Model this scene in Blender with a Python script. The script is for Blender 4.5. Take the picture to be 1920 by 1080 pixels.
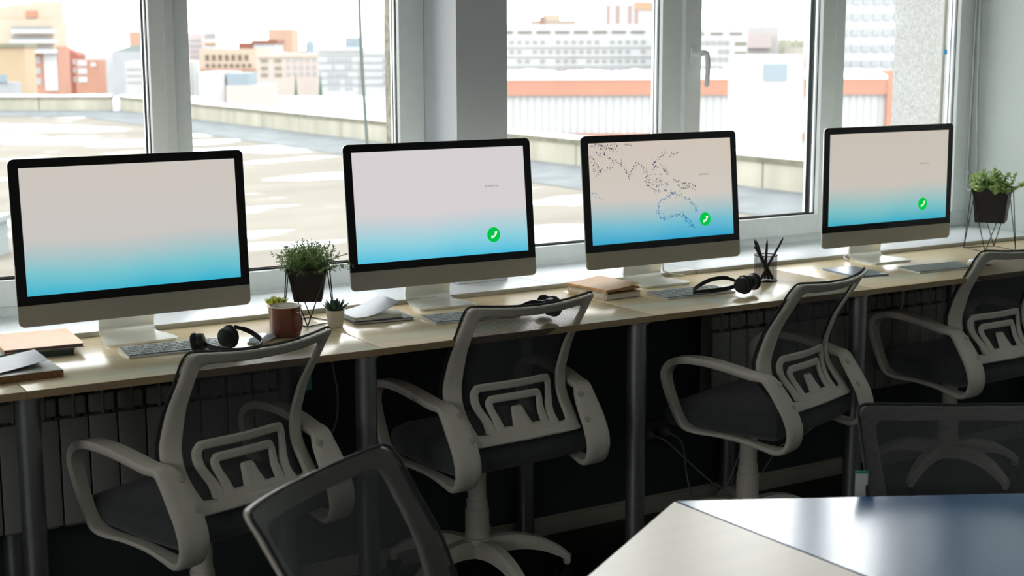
import bpy, bmesh, math, random
from mathutils import Vector, Matrix
random.seed(7)
for o in list(bpy.data.objects): bpy.data.objects.remove(o)
SC = bpy.context.scene
COL = SC.collection
PI = math.pi

# ------------------------------------------------------------------ camera, sky, exposure
DESK = 0.85
def setup_camera():
    yaw, pitch, roll = math.radians(31.243), math.radians(9.469), math.radians(0.157)
    f = Vector((math.sin(yaw)*math.cos(pitch), math.cos(yaw)*math.cos(pitch), -math.sin(pitch)))
    r = Vector((math.cos(yaw), -math.sin(yaw), 0)); d = f.cross(r)
    r2 = math.cos(roll)*r + math.sin(roll)*d; d2 = -math.sin(roll)*r + math.cos(roll)*d
    m = Matrix((r2, -d2, -f)).transposed().to_4x4(); m.translation = Vector((0, 0, 1.654))
    cd = bpy.data.cameras.new('camera'); co = bpy.data.objects.new('camera', cd); COL.objects.link(co)
    co.matrix_world = m; cd.sensor_width = 36; cd.lens = 2702.36*36/1920
    cd.clip_start = 0.05; cd.clip_end = 2000
    cd.dof.use_dof = True; cd.dof.focus_distance = 4.25; cd.dof.aperture_fstop = 4.8
    SC.camera = co
setup_camera()
SC.view_settings.view_transform = 'Standard'; SC.view_settings.look = 'None'
SC.view_settings.gamma = 1; SC.view_settings.use_curve_mapping = False
SC.view_settings.exposure = 0.0
SKY = 5.3
SC.cycles.max_bounces = 10; SC.cycles.diffuse_bounces = 6; SC.cycles.transparent_max_bounces = 32
w = bpy.data.worlds.new('overcast_sky'); SC.world = w; w.use_nodes = True
nt = w.node_tree; nt.nodes.clear()
ou = nt.nodes.new('ShaderNodeOutputWorld'); bg = nt.nodes.new('ShaderNodeBackground')
tc = nt.nodes.new('ShaderNodeTexCoord'); sx = nt.nodes.new('ShaderNodeSeparateXYZ'); rp = nt.nodes.new('ShaderNodeValToRGB')
nt.links.new(tc.outputs['Generated'], sx.inputs[0]); nt.links.new(sx.outputs['Z'], rp.inputs[0])
rp.color_ramp.elements[0].position = 0.0; rp.color_ramp.elements[0].color = (1.0, .985, .955, 1)
rp.color_ramp.elements[1].position = 0.6; rp.color_ramp.elements[1].color = (.90, .95, 1.0, 1)
nt.links.new(rp.outputs[0], bg.inputs[0]); bg.inputs[1].default_value = SKY
nt.links.new(bg.outputs[0], ou.inputs[0])
def portal(x0, x1, z0, z1, y):
    ld = bpy.data.lights.new('window_portal', 'AREA'); ld.shape = 'RECTANGLE'; ld.size = x1-x0; ld.size_y = z1-z0
    ld.cycles.is_portal = True
    o = bpy.data.objects.new('window_portal', ld); COL.objects.link(o)
    o.location = ((x0+x1)/2, y, (z0+z1)/2); o.rotation_euler = (math.radians(-90), 0, 0)
portal(-0.6, 2.3, .9, 2.55, 4.52); portal(2.5, 5.05, .9, 2.55, 4.52)
def portal_x(x, y0, y1, z0, z1):
    ld = bpy.data.lights.new('window_portal', 'AREA'); ld.shape = 'RECTANGLE'; ld.size = z1-z0; ld.size_y = y1-y0
    ld.cycles.is_portal = True
    o = bpy.data.objects.new('window_portal', ld); COL.objects.link(o)
    o.location = (x, (y0+y1)/2, (z0+z1)/2); o.rotation_euler = (0, math.radians(-90), 0)
portal_x(-4.15, .3, 2.3, 1.5, 2.7); portal_x(-4.15, -2.2, -.9, 1.5, 2.7)  # portals at the unseen left wall openings, added to brighten the room

# ------------------------------------------------------------------ colours and materials
def lin(r, g, b):
    def f(c):
        c /= 255.0
        return c/12.92 if c <= .04045 else ((c+.055)/1.055)**2.4
    return (f(r), f(g), f(b), 1)
MATS = {}
def mat(name, rgb, rough=.5, metal=0, spec=.5, var=.06, nscale=30, bump=0, bscale=200, coat=0, stretch=(1, 1, 1), sheen=0, subsurf=0):
    if name in MATS: return MATS[name]
    m = bpy.data.materials.new(name); m.use_nodes = True; t = m.node_tree; p = t.nodes['Principled BSDF']
    p.inputs['Roughness'].default_value = rough; p.inputs['Metallic'].default_value = metal
    p.inputs['Specular IOR Level'].default_value = spec
    p.inputs['Coat Weight'].default_value = coat; p.inputs['Sheen Weight'].default_value = sheen
    c = lin(*rgb)
    tc = t.nodes.new('ShaderNodeTexCoord'); mp = t.nodes.new('ShaderNodeMapping'); mp.inputs['Scale'].default_value = stretch
    t.links.new(tc.outputs['Object'], mp.inputs[0])
    n = t.nodes.new('ShaderNodeTexNoise'); n.inputs['Scale'].default_value = nscale; n.inputs['Detail'].default_value = 4
    t.links.new(mp.outputs[0], n.inputs['Vector'])
    r = t.nodes.new('ShaderNodeValToRGB'); r.color_ramp.elements[0].position = .3; r.color_ramp.elements[1].position = .7
    r.color_ramp.elements[0].color = tuple(x*(1-var) for x in c[:3])+(1,); r.color_ramp.elements[1].color = tuple(min(1, x*(1+var)) for x in c[:3])+(1,)
    t.links.new(n.outputs['Fac'], r.inputs[0]); t.links.new(r.outputs[0], p.inputs['Base Color'])
    if bump:
        b = t.nodes.new('ShaderNodeBump'); b.inputs['Strength'].default_value = bump; b.inputs['Distance'].default_value = .002
        n2 = t.nodes.new('ShaderNodeTexNoise'); n2.inputs['Scale'].default_value = bscale
        t.links.new(mp.outputs[0], n2.inputs['Vector']); t.links.new(n2.outputs['Fac'], b.inputs['Height']); t.links.new(b.outputs[0], p.inputs['Normal'])
    MATS[name] = m; return m

def wood(name, rgb, rough, dark=.86, ax=(1.2, 14, 14), sc=3.0, spec=.5):
    m = mat(name, rgb, rough, spec=spec); t = m.node_tree
    n = [x for x in t.nodes if x.type == 'TEX_NOISE'][0]; n.inputs['Scale'].default_value = sc; n.inputs['Distortion'].default_value = .6; n.inputs['Detail'].default_value = 8
    [x for x in t.nodes if x.type == 'MAPPING'][0].inputs['Scale'].default_value = ax
    r = [x for x in t.nodes if x.type == 'VALTORGB'][0]; c = lin(*rgb)
    r.color_ramp.elements[0].color = tuple(x*dark for x in c[:3])+(1,); r.color_ramp.elements[1].color = c
    return m

def glass_mat():
    m = bpy.data.materials.new('window_glass'); m.use_nodes = True; t = m.node_tree; t.nodes.clear()
    o = t.nodes.new('ShaderNodeOutputMaterial'); mx = t.nodes.new('ShaderNodeMixShader'); tr = t.nodes.new('ShaderNodeBsdfTransparent')
    gl = t.nodes.new('ShaderNodeBsdfGlossy'); gl.inputs['Roughness'].default_value = 0.0
    fr = t.nodes.new('ShaderNodeFresnel'); fr.inputs[0].default_value = 1.18
    tr.inputs[0].default_value = (.995, .998, .996, 1)
    t.links.new(fr.outputs[0], mx.inputs[0]); t.links.new(tr.outputs[0], mx.inputs[1]); t.links.new(gl.outputs[0], mx.inputs[2]); t.links.new(mx.outputs[0], o.inputs[0])
    return m

def mesh_fabric(name, rgb, cover, pitch, rough=.7):
    """perforated net: a woven lattice of threads with open cells between them"""
    m = bpy.data.materials.new(name); m.use_nodes = True; t = m.node_tree; t.nodes.clear()
    o = t.nodes.new('ShaderNodeOutputMaterial'); mx = t.nodes.new('ShaderNodeMixShader'); tr = t.nodes.new('ShaderNodeBsdfTransparent')
    p = t.nodes.new('ShaderNodeBsdfPrincipled'); p.inputs['Base Color'].default_value = lin(*rgb); p.inputs['Roughness'].default_value = rough
    tc = t.nodes.new('ShaderNodeTexCoord'); mp = t.nodes.new('ShaderNodeMapping'); mp.inputs['Rotation'].default_value = (0, math.radians(45), 0)
    t.links.new(tc.outputs['Object'], mp.inputs[0])
    s = t.nodes.new('ShaderNodeSeparateXYZ'); t.links.new(mp.outputs[0], s.inputs[0])
    def wave(sock):
        a = t.nodes.new('ShaderNodeMath'); a.operation = 'MULTIPLY'; a.inputs[1].default_value = 2*PI/pitch; t.links.new(sock, a.inputs[0])
        b = t.nodes.new('ShaderNodeMath'); b.operation = 'SINE'; t.links.new(a.outputs[0], b.inputs[0]); return b.outputs[0]
    a = t.nodes.new('ShaderNodeMath'); a.operation = 'MULTIPLY'; t.links.new(wave(s.outputs['X']), a.inputs[0]); t.links.new(wave(s.outputs['Z']), a.inputs[1])
    g = t.nodes.new('ShaderNodeMapRange'); g.inputs['From Min'].default_value = -.35; g.inputs['From Max'].default_value = .35
    g.inputs['To Min'].default_value = max(0, cover-.25); g.inputs['To Max'].default_value = min(1, cover+.25)
    t.links.new(a.outputs[0], g.inputs['Value'])
    t.links.new(g.outputs[0], mx.inputs[0]); t.links.new(tr.outputs[0], mx.inputs[1]); t.links.new(p.outputs[0], mx.inputs[2]); t.links.new(mx.outputs[0], o.inputs[0])
    return m

# ------------------------------------------------------------------ builders
def tag(o, label=None, cat=None, group=None, kind=None):
    if label: o['label'] = label
    if cat: o['category'] = cat
    if group: o['group'] = group
    if kind: o['kind'] = kind
    return o
def empty(name, loc=(0, 0, 0), rz=0, label=None, cat=None, group=None, kind=None):
    o = bpy.data.objects.new(name, None); COL.objects.link(o); o.location = loc; o.rotation_euler = (0, 0, rz); o.empty_display_size = .05
    return tag(o, label, cat, group, kind)
def link(name, me, m, parent=None, loc=None):
    o = bpy.data.objects.new(name, me); COL.objects.link(o)
    if m: me.materials.append(m)
    if parent: o.parent = parent
    if loc: o.location = loc
    return o
class MB:
    def __init__(s): s.bm = bmesh.new()
    def box(s, x0, x1, y0, y1, z0, z1, bev=0, seg=2, M=None):
        t = bmesh.new(); bmesh.ops.create_cube(t, size=1)
        for v in t.verts: v.co = Vector(((x0+x1)/2+v.co.x*(x1-x0), (y0+y1)/2+v.co.y*(y1-y0), (z0+z1)/2+v.co.z*(z1-z0)))
        if bev: bmesh.ops.bevel(t, geom=t.edges[:], offset=bev, segments=seg, affect='EDGES', profile=.5)
        return s.add(t, M)
    def add(s, t, M=None):
        if M is not None: bmesh.ops.transform(t, matrix=M, verts=t.verts)
        me = bpy.data.meshes.new('tmp'); t.to_mesh(me); t.free(); s.bm.from_mesh(me); bpy.data.meshes.remove(me); return s
    def verts_faces(s, vs, fs, M=None):
        t = bmesh.new(); bv = [t.verts.new(v) for v in vs]
        for f in fs:
            try: t.faces.new([bv[i] for i in f])
            except ValueError: pass
        bmesh.ops.recalc_face_normals(t, faces=t.faces); return s.add(t, M)
    def prism(s, pts, y0, y1, bev=0, M=None):
        """polygon in the XZ plane pushed from y0 to y1"""
        t = bmesh.new(); a = [t.verts.new((x, y0, z)) for x, z in pts]; b = [t.verts.new((x, y1, z)) for x, z in pts]
        t.faces.new(a); t.faces.new(b[::-1]); n = len(pts)
        for i in range(n): t.faces.new((a[i], b[i], b[(i+1) % n], a[(i+1) % n]))
        bmesh.ops.recalc_face_normals(t, faces=t.faces)
        if bev: bmesh.ops.bevel(t, geom=[e for e in t.edges if len(set(f.calc_center_median().y == y0 for f in e.link_faces)) > 0 and abs(e.verts[0].co.y-e.verts[1].co.y) < 1e-6], offset=bev, segments=2, affect='EDGES')
        return s.add(t, M)
    def lathe(s, prof, n=32, M=None, cap=True):
        vs = []; fs = []
        for r, z in prof:
            for i in range(n): a = 2*PI*i/n; vs.append((r*math.cos(a), r*math.sin(a), z))
        for j in range(len(prof)-1):
            for i in range(n): k = (i+1) % n; fs.append((j*n+i, j*n+k, (j+1)*n+k, (j+1)*n+i))
        if cap: fs.append(tuple(range(n))[::-1]); fs.append(tuple((len(prof)-1)*n+i for i in range(n)))
        return s.verts_faces(vs, fs, M)
    def tube(s, pts, r, n=8, closed=False, M=None):
        pts = [Vector(p) for p in pts]; N = len(pts); rr = r if isinstance(r, (list, tuple)) else [r]*N
        vs = []; fs = []; prev = None
        for i, p in enumerate(pts):
            a = pts[(i-1) % N] if (closed or i > 0) else p; b = pts[(i+1) % N] if (closed or i < N-1) else p
            d = (b-a).normalized()
            if prev is None:
                u = d.cross(Vector((0, 0, 1)));
                if u.length < .1: u = d.cross(Vector((1, 0, 0)))
            else: u = prev-d*prev.dot(d)
            u.normalize(); prev = u; v = d.cross(u)
            for k in range(n): a2 = 2*PI*k/n; vs.append(p+(u*math.cos(a2)+v*math.sin(a2))*rr[i])
        for i in range(N if closed else N-1):
            j = (i+1) % N
            for k in range(n): l = (k+1) % n; fs.append((i*n+k, i*n+l, j*n+l, j*n+k))
        if not closed: fs.append(tuple(range(n))[::-1]); fs.append(tuple((N-1)*n+k for k in range(n)))
        return s.verts_faces(vs, fs, M)
    def sweep(s, pts, secs, closed=True, M=None):
        """pts: list of section centres; secs: list of lists of 3D offsets (same count)"""
        n = len(secs[0]); N = len(pts); vs = []; fs = []
        for p, sec in zip(pts, secs):
            for q in sec: vs.append(Vector(p)+Vector(q))
        for i in range(N if closed else N-1):
            j = (i+1) % N
            for k in range(n): l = (k+1) % n; fs.append((i*n+k, i*n+l, j*n+l, j*n+k))
        if not closed: fs.append(tuple(range(n))[::-1]); fs.append(tuple((N-1)*n+k for k in range(n)))
        return s.verts_faces(vs, fs, M)
    def build(s, name, m, parent=None, smooth=True, loc=None, angle=40):
        me = bpy.data.meshes.new(name); s.bm.to_mesh(me); s.bm.free()
        if smooth:
            me.shade_smooth()
            for e in me.edges: pass
            me.set_sharp_from_angle(angle=math.radians(angle))
        return link(name, me, m, parent, loc)
def Rz(a): return Matrix.Rotation(a, 4, 'Z')
def Rx(a): return Matrix.Rotation(a, 4, 'X')
def Ry(a): return Matrix.Rotation(a, 4, 'Y')
def T(x, y, z): return Matrix.Translation((x, y, z))
def spline(pts, n=8, closed=False):
    P = [Vector(p) for p in pts]; N = len(P); out = []
    for i in range(N if closed else N-1):
        g = (lambda k: P[k % N]) if closed else (lambda k: P[max(0, min(N-1, k))])
        p0, p1, p2, p3 = g(i-1), g(i), g(i+1), g(i+2)
        for j in range(n):
            t = j/n; out.append(.5*((2*p1)+(-p0+p2)*t+(2*p0-5*p1+4*p2-p3)*t*t+(-p0+3*p1-3*p2+p3)*t**3))
    if not closed: out.append(P[-1])
    return out
def rrect(x0, x1, z0, z1, r, n=6):
    """rounded rectangle; r = radius or (tl, tr, br, bl)"""
    if not isinstance(r, tuple): r = (r,)*4
    out = []
    for (cx, cz, a0, rr) in ((x1, z1, 0, r[1]), (x0, z1, 90, r[0]), (x0, z0, 180, r[3]), (x1, z0, 270, r[2])):
        if rr <= 0: out.append((cx, cz)); continue
        ox = cx-rr if cx == x1 else cx+rr; oz = cz-rr if cz == z1 else cz+rr
        for k in range(n+1):
            a = math.radians(a0+90*k/n); out.append((ox+rr*math.cos(a), oz+rr*math.sin(a)))
    return out
def copy_tree(o, parent=None):
    c = o.copy(); COL.objects.link(c)
    if parent: c.parent = parent; c.matrix_parent_inverse = o.matrix_parent_inverse.copy()
    for ch in list(o.children): copy_tree(ch, c)
    return c
def structbox(name, x0, x1, y0, y1, z0, z1, m, bev=0):
    o = MB().box(x0, x1, y0, y1, z0, z1, bev).build(name, m, smooth=bool(bev)); o['kind'] = 'structure'; return o

# ------------------------------------------------------------------ materials
WALL = mat('painted_wall', (204, 214, 210), .7, var=.03, nscale=3, bump=.1, bscale=400)
WALLIN = mat('room_wall', (178, 178, 174), .8, var=.03, nscale=3)
WALLDK = mat('dark_green_wall', (46, 58, 56), .7, var=.1, nscale=4)
CEIL = mat('ceiling_paint', (236, 236, 234), .8, var=.02)
FLOOR = wood('dark_floor', (34, 25, 22), .42, .7, (1, 8, 1), 2)
PVC = mat('window_plastic', (240, 246, 245), .35, var=.02)
SILL = mat('sill_plastic', (242, 246, 248), .38, var=.02)
BASEB = mat('baseboard_paint', (165, 162, 148), .5, var=.08, nscale=6)
GASKET = mat('black_gasket', (14, 16, 15), .6)
DESKW = wood('pale_ash_laminate', (236, 213, 170), .22, .86, spec=.6)
DESKE = wood('desk_edge_band', (172, 148, 112), .45, .8)
GREYLEG = mat('grey_leg_metal', (150, 154, 154), .35, metal=.9)
BLACKPL = mat('black_plastic', (16, 16, 17), .38)
RADI = mat('radiator_enamel', (150, 153, 145), .4, var=.03)
ALU = mat('brushed_aluminium', (206, 204, 196), .32, metal=.85, var=.03)
ALUCH = mat('aluminium_chin', (172, 168, 154), .5, metal=.3, var=.02)
ALUST = mat('aluminium_stand', (240, 242, 236), .34, metal=.55, var=.02)
BLKGLASS = mat('black_glass', (5, 5, 6), .12, spec=.5, var=0)
WHITEPL = mat('white_chair_plastic', (207, 203, 191), .42, var=.03, nscale=8)
SEATF = mat('dark_seat_fabric', (66, 71, 73), .85, var=.15, nscale=60, bump=.4, bscale=900, sheen=.2)
NET = mesh_fabric('chair_net', (74, 78, 80), .68, .0042)
NETD = mesh_fabric('chair_net_double', (62, 64, 64), .84, .0042)
CASTER = mat('caster_rubber', (14, 14, 14), .6)
GLASS = glass_mat()

# ------------------------------------------------------------------ room shell
structbox('floor', -4.2, 5.3, -3.7, 4.6, -.1, 0, FLOOR)
structbox('ceiling', -4.2, 5.3, -3.7, 4.9, 2.95, 3.05, CEIL)
structbox('wall_right', 5.06, 5.25, -3.7, 4.49, 0, 2.95, WALL)
# two high openings added in the unseen left wall for fill daylight
for zz in ((0, 1.5), (2.7, 2.95)): structbox('wall_left', -4.2, -4.05, -3.7, 4.7, zz[0], zz[1], WALLIN)
for yy in ((-3.7, -2.2), (-.9, .3), (2.3, 4.7)): structbox('wall_left', -4.2, -4.05, yy[0], yy[1], 1.5, 2.7, WALLIN)
structbox('wall_back', -4.2, 5.3, -3.7, -3.55, 0, 2.95, WALLIN)
structbox('wall_front', -4.05, 5.06, 4.01, 4.62, -1.2, .8285, WALLDK); structbox('wall_front', -4.05, 5.06, 4.041, 4.62, .8285, .8495, WALLDK)            # dark wall under the sill
structbox('wall_pier', 2.336, 2.531, 4.20, 4.62, .866, 2.62, mat('pier_paint', (206, 210, 214), .55, var=.02, nscale=3))
structbox('wall_side', -4.05, -.7, 4.20, 4.62, .866, 2.62, WALL)
structbox('wall_lintel', -4.05, 5.06, 4.20, 4.62, 2.62, 2.95, WALL)
BB = MB(); BB.box(1.66, 3.94, 3.996, 4.01, 0, .058, .002); BB.box(1.66, 3.94, 4.0, 4.01, .058, .066, .001)
tag(BB.build('baseboard_front', BASEB), kind='structure')
BB = MB(); BB.box(4.05, 5.06, 3.996, 4.01, 0, .058, .002); tag(BB.build('baseboard_corner', BASEB), kind='structure')
def sill(i, x0, x1):
    b = MB(); b.box(x0, x1, 4.04, 4.425, .85, .865, .004)
    o = b.build('trim_%d' % i, SILL); o['kind'] = 'structure'
sill(1, -4.05, 2.604); sill(2, 2.606, 3.222); sill(3, 3.232, 5.06)
for q_, (a_, c_) in enumerate(((-4.05, 2.604), (2.606, 3.221), (3.233, 5.06))): structbox('trim_%d' % (5+q_), a_, c_, 4.0382, 4.0402, .8502, .8638, mat('sill_front_edge', (176, 174, 160), .5))
structbox('trim_4', 3.221, 3.233, 4.043, 4.425, .85, .861, mat('sill_joint', (120, 108, 88), .6))

# windows: frames, sashes, gaskets and panes -----------------------------------------------------
def window(idx, x0, x1, fields, z0=.865, z1=2.62):
    """fields: list of (gx0, gx1, gz0, kind) ; a sash field stands 2 cm proud of the frame"""
    root = empty('window_%d' % idx, (x0, 4.42, z0), kind='structure')
    def P(b, n, m): b.bm.transform(T(-x0, -4.42, -z0)) ; return b.build(n, m, root)
    b = MB(); yf, yb = 4.425, 4.495
    b.box(x0, x1, yf, yb, z0, min(f[2] for f in fields)-(.0), .003)
    b.box(x0, x1, yf, yb, z1-.06, z1, .003)
    edges = sorted([x0]+[e for f in fields for e in f[:2]]+[x1])
    for i in range(0, len(edges), 2):
        a, c = edges[i], edges[i+1]
        if c-a > .005: b.box(a, c, yf+.0004, yb-.0004, .932, z1-.06, .002)
    P(b, 'window_frame', PVC)
    for gx0, gx1, gz0, kind in fields:
        if kind == 'sash':
            s = MB(); sw = .078; y0 = 4.403
            s.box(gx0-sw, gx0, y0, yb-.01, gz0-sw, z1-.03, .004); s.box(gx1, gx1+sw, y0, yb-.01, gz0-sw, z1-.03, .004)
            s.box(gx0, gx1, y0+.0003, yb-.0103, gz0-sw, gz0, .002); s.box(gx0, gx1, y0+.0003, yb-.0103, z1-.03-sw, z1-.03, .002)
            P(s, 'sash', PVC)
        y0 = 4.403 if kind == 'sash' else yf
        g = MB(); zt = z1-.06 if kind != 'sash' else z1-.1
        for yy in (y0+.022, y0+.05):
            w_ = .002
            g.box(gx0, gx0+w_, yy, yy+.003, gz0, zt); g.box(gx1-w_, gx1, yy, yy+.003, gz0, zt); g.box(gx0, gx1, yy, yy+.003, gz0, gz0+.0055)
        P(g, 'gasket', GASKET)
        p = MB(); p.box(gx0, gx1, y0+.028, y0+.032, gz0, zt); P(p, 'pane', GLASS)
        p = MB(); p.box(gx0, gx1, y0+.044, y0+.048, gz0, zt); P(p, 'pane', GLASS)
        q = MB()
        for xx in (gx0, gx1-.003): q.box(xx, xx+.003, y0+.032, y0+.044, gz0, zt)
        P(q, 'spacer', SILL)
    return root
window(1, -.7, 2.335, [(.02, .12, .932, 'fixed'), (.22, 1.374, .973, 'sash'), (1.507, 2.24, .932, 'fixed')])
W2 = window(2, 2.532, 5.06, [(2.59, 3.353, .932, 'fixed'), (3.523, 4.146, .973, 'sash'), (4.289, 4.968, .932, 'fixed')])
# tilt-and-turn handle on the sash stile
h = MB(); h.box(3.468, 3.496, 4.392, 4.404, 1.585, 1.655, .005, 3)
h.lathe([(.011, 0), (.011, .04), (.009, .045)], 16, T(3.482, 4.394, 1.63) @ Rx(math.radians(90)))
pts = spline([(3.482, 4.35, 1.632), (3.50, 4.345, 1.63), (3.508, 4.345, 1.60), (3.509, 4.347, 1.55), (3.507, 4.35, 1.505)], 6)
h.tube(pts, [.010]*4+[.0095]*(len(pts)-6)+[.008, .006], 12)
h.bm.transform(T(-2.532, -4.42, -.865)); h.build('handle', PVC, W2)

# blind cord in the corner
c = MB(); c.tube(spline([(5.054, 4.402, 2.6), (5.054, 4.395, 1.6), (5.054, 4.375, 1.12), (5.05, 4.375, 1.045), (5.03, 4.40, 1.03), (5.045, 4.418, 1.10), (5.05, 4.418, 1.6), (5.052, 4.418, 2.6)], 10), .0032, 6)
bc = c.build('blind_cord', mat('white_cord', (248, 250, 248), .4)); tag(bc, 'looped white blind cord hanging in the corner beside the right window', 'cord')
b = MB(); b.lathe([(.001, -.011), (.006, -.008), (.008, 0), (.006, .008), (.001, .011)], 12, T(5.045, 4.415, 1.10)); b.build('cord_bead', mat('white_bead', (240, 242, 240), .3), bc)

c = MB(); c.tube([(1.417, 4.386, 2.6), (1.414, 4.386, .93)], .0012, 6)
for k in range(150): c.box(1.4140, 1.4172, 4.3844, 4.3876, .94+.011*k, .9445+.011*k)
bc = c.build('blind_cord', MATS['white_cord']); tag(bc, 'beaded white blind chain hanging before the thick window mullion at the left', 'cord')
c = MB(); c.tube(spline([(4.212, 4.390, 2.6), (4.205, 4.390, 1.8), (4.204, 4.388, 1.3), (4.203, 4.388, .98)], 6), .0016, 6); tag(c.build('blind_cord', MATS['white_cord']), 'thin white blind cord hanging before the mullion behind the rightmost monitor', 'cord')

# ------------------------------------------------------------------ radiators
def radiator(x0, n, label):
    root = empty('radiator', (x0, 3.93, .34), 0, label, 'radiator', 'section radiators under the window sill')
    for k in range(n):
        s = MB(); x = k*.08
        s.box(x+.002, x+.078, -.04, -.026, .02, .32, .005, 2)            # flat front panel
        s.box(x+.004, x+.076, -.036, -.015, .326, .378, .009, 3); s.box(x+.006, x+.074, -.030, -.010, .382, .43, .011, 3)
        s.box(x+.037, x+.043, -.042, .04, .322, .47, .002, 1)
        s.box(x+.004, x+.076, -.012, .03, .005, .05, .008, 2); s.box(x+.004, x+.076, -.012, .03, .43, .475, .008, 2)
        s.box(x+.004, x+.076, .03, .038, .03, .45, .003)
        s.build('radiator_section', RADI, root)
    p = MB(); p.tube([(-.03, .01, .03), (n*.08+.03, .01, .03)], .012, 10); p.tube([(-.03, .01, .45), (n*.08+.03, .01, .45)], .012, 10)
    p.build('pipe', RADI, root)
    for xx in (.04, n*.08-.04):
        b = MB(); b.box(xx-.012, xx+.012, .036, .0795, .40, .42); b.build('bracket', RADI, root)
radiator(-.28, 23, 'long pale section radiator under the desk behind the leftmost chair')
radiator(3.19, 15, 'pale section radiator under the desk behind the two right chairs')

# ------------------------------------------------------------------ desks
def desk(x0, x1, label, legs, ftype=True):
    root = empty('desk', (x0, 3.458, 0), 0, label, 'desk', 'narrow desks joined in a row below the sill')
    b = MB(); b.box(.0013, x1-x0-.0013, .0012, .580, DESK-.020, DESK, .0012, 2); b.build('desktop', DESKW, root)
    e = MB(); e.box(.001, x1-x0-.001, 0, .0013, DESK-.0192, DESK-.0008); e.build('edge_band', DESKE, root, False)
    for lx, ly in legs:
        l = MB(); l.lathe([(.03, .03), (.03, .822), (.038, .824), (.038, .829)], 28, T(lx-x0, ly-3.458, 0)); lg = l.build('leg', GREYLEG, root)
        f = MB(); f.lathe([(.024, 0.0), (.026, .004), (.026, .029)], 24, T(lx-x0, ly-3.458, 0)); f.build('foot', BLACKPL, lg)
desk(-.19, .746, 'leftmost desk with pale wood top, mostly outside the left edge', [(-.15, 3.50), (-.15, 3.97)])
desk(.746, 1.688, 'pale wood desk under the first monitor from the left', [(.755, 3.503), (1.652, 3.495), (.80, 3.972), (1.60, 3.972)])
desk(1.688, 2.607, 'pale wood desk under the second monitor from the left', [(2.566, 3.495), (2.46, 3.972)])
desk(2.607, 3.53, 'pale wood desk under the monitor showing the dotted map', [(3.497, 3.503), (3.335, 3.972)])
desk(3.53, 5.055, 'pale wood desk under the rightmost monitor, reaching the right wall', [(4.39, 3.88), (5.0, 3.50), (5.0, 3.97)])

# ------------------------------------------------------------------ monitors
def screen_mat(name, top, mid, low, bot):
    m = bpy.data.materials.new(name); m.use_nodes = True; t = m.node_tree; t.nodes.clear()
    o = t.nodes.new('ShaderNodeOutputMaterial'); e = t.nodes.new('ShaderNodeEmission'); a = t.nodes.new('ShaderNodeAddShader')
    g = t.nodes.new('ShaderNodeBsdfGlossy'); g.inputs['Roughness'].default_value = .06; g.inputs[0].default_value = (.035, .035, .035, 1)
    tc = t.nodes.new('ShaderNodeTexCoord'); s = t.nodes.new('ShaderNodeSeparateXYZ'); mr = t.nodes.new('ShaderNodeMapRange')
    n = t.nodes.new('ShaderNodeTexNoise'); n.inputs['Scale'].default_value = 3.0; ad = t.nodes.new('ShaderNodeMath'); ad.operation = 'MULTIPLY_ADD'; ad.inputs[1].default_value = .06
    r = t.nodes.new('ShaderNodeValToRGB'); mr.inputs['From Min'].default_value = -.168; mr.inputs['From Max'].default_value = .168
    t.links.new(tc.outputs['Object'], s.inputs[0]); t.links.new(tc.outputs['Object'], n.inputs['Vector']); t.links.new(n.outputs['Fac'], ad.inputs[0]); t.links.new(s.outputs['Z'], ad.inputs[2]); t.links.new(ad.outputs[0], mr.inputs['Value'])
    t.links.new(mr.outputs[0], r.inputs[0]); cr = r.color_ramp
    cr.elements[0].position = .06; cr.elements[0].color = lin(*bot); cr.elements[1].position = 1; cr.elements[1].color = lin(*top)
    x = cr.elements.new(.26); x.color = lin(*low); x = cr.elements.new(.52); x.color = lin(*mid)
    t.links.new(r.outputs[0], e.inputs[0]); e.inputs[1].default_value = 1
    t.links.new(e.outputs[0], a.inputs[0]); t.links.new(g.outputs[0], a.inputs[1]); t.links.new(a.outputs[0], o.inputs[0]); return m
def emit(name, rgb):
    m = bpy.data.materials.new(name); m.use_nodes = True; t = m.node_tree; t.nodes.clear()
    o = t.nodes.new('ShaderNodeOutputMaterial'); e = t.nodes.new('ShaderNodeEmission'); e.inputs[0].default_value = lin(*rgb); t.links.new(e.outputs[0], o.inputs[0]); return m
ICON = emit('call_green', (0, 196, 70)); ICONW = emit('call_white', (240, 250, 235)); CAPT = emit('caption_grey', (70, 70, 72)); MAPD = emit('map_navy', (40, 48, 84)); MAPB = emit('map_blue', (18, 110, 165))
def text_mesh(txt, size):
    cu = bpy.data.curves.new('t', 'FONT'); cu.body = txt; cu.size = size; cu.align_x = 'CENTER'; cu.align_y = 'CENTER'; cu.resolution_u = 3
    o = bpy.data.objects.new('t', cu); COL.objects.link(o); dg = bpy.context.evaluated_depsgraph_get(); dg.update()
    me = bpy.data.meshes.new_from_object(o.evaluated_get(dg)); bpy.data.objects.remove(o); me.transform(Matrix.Rotation(PI/2, 4, 'X')); return me
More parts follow.
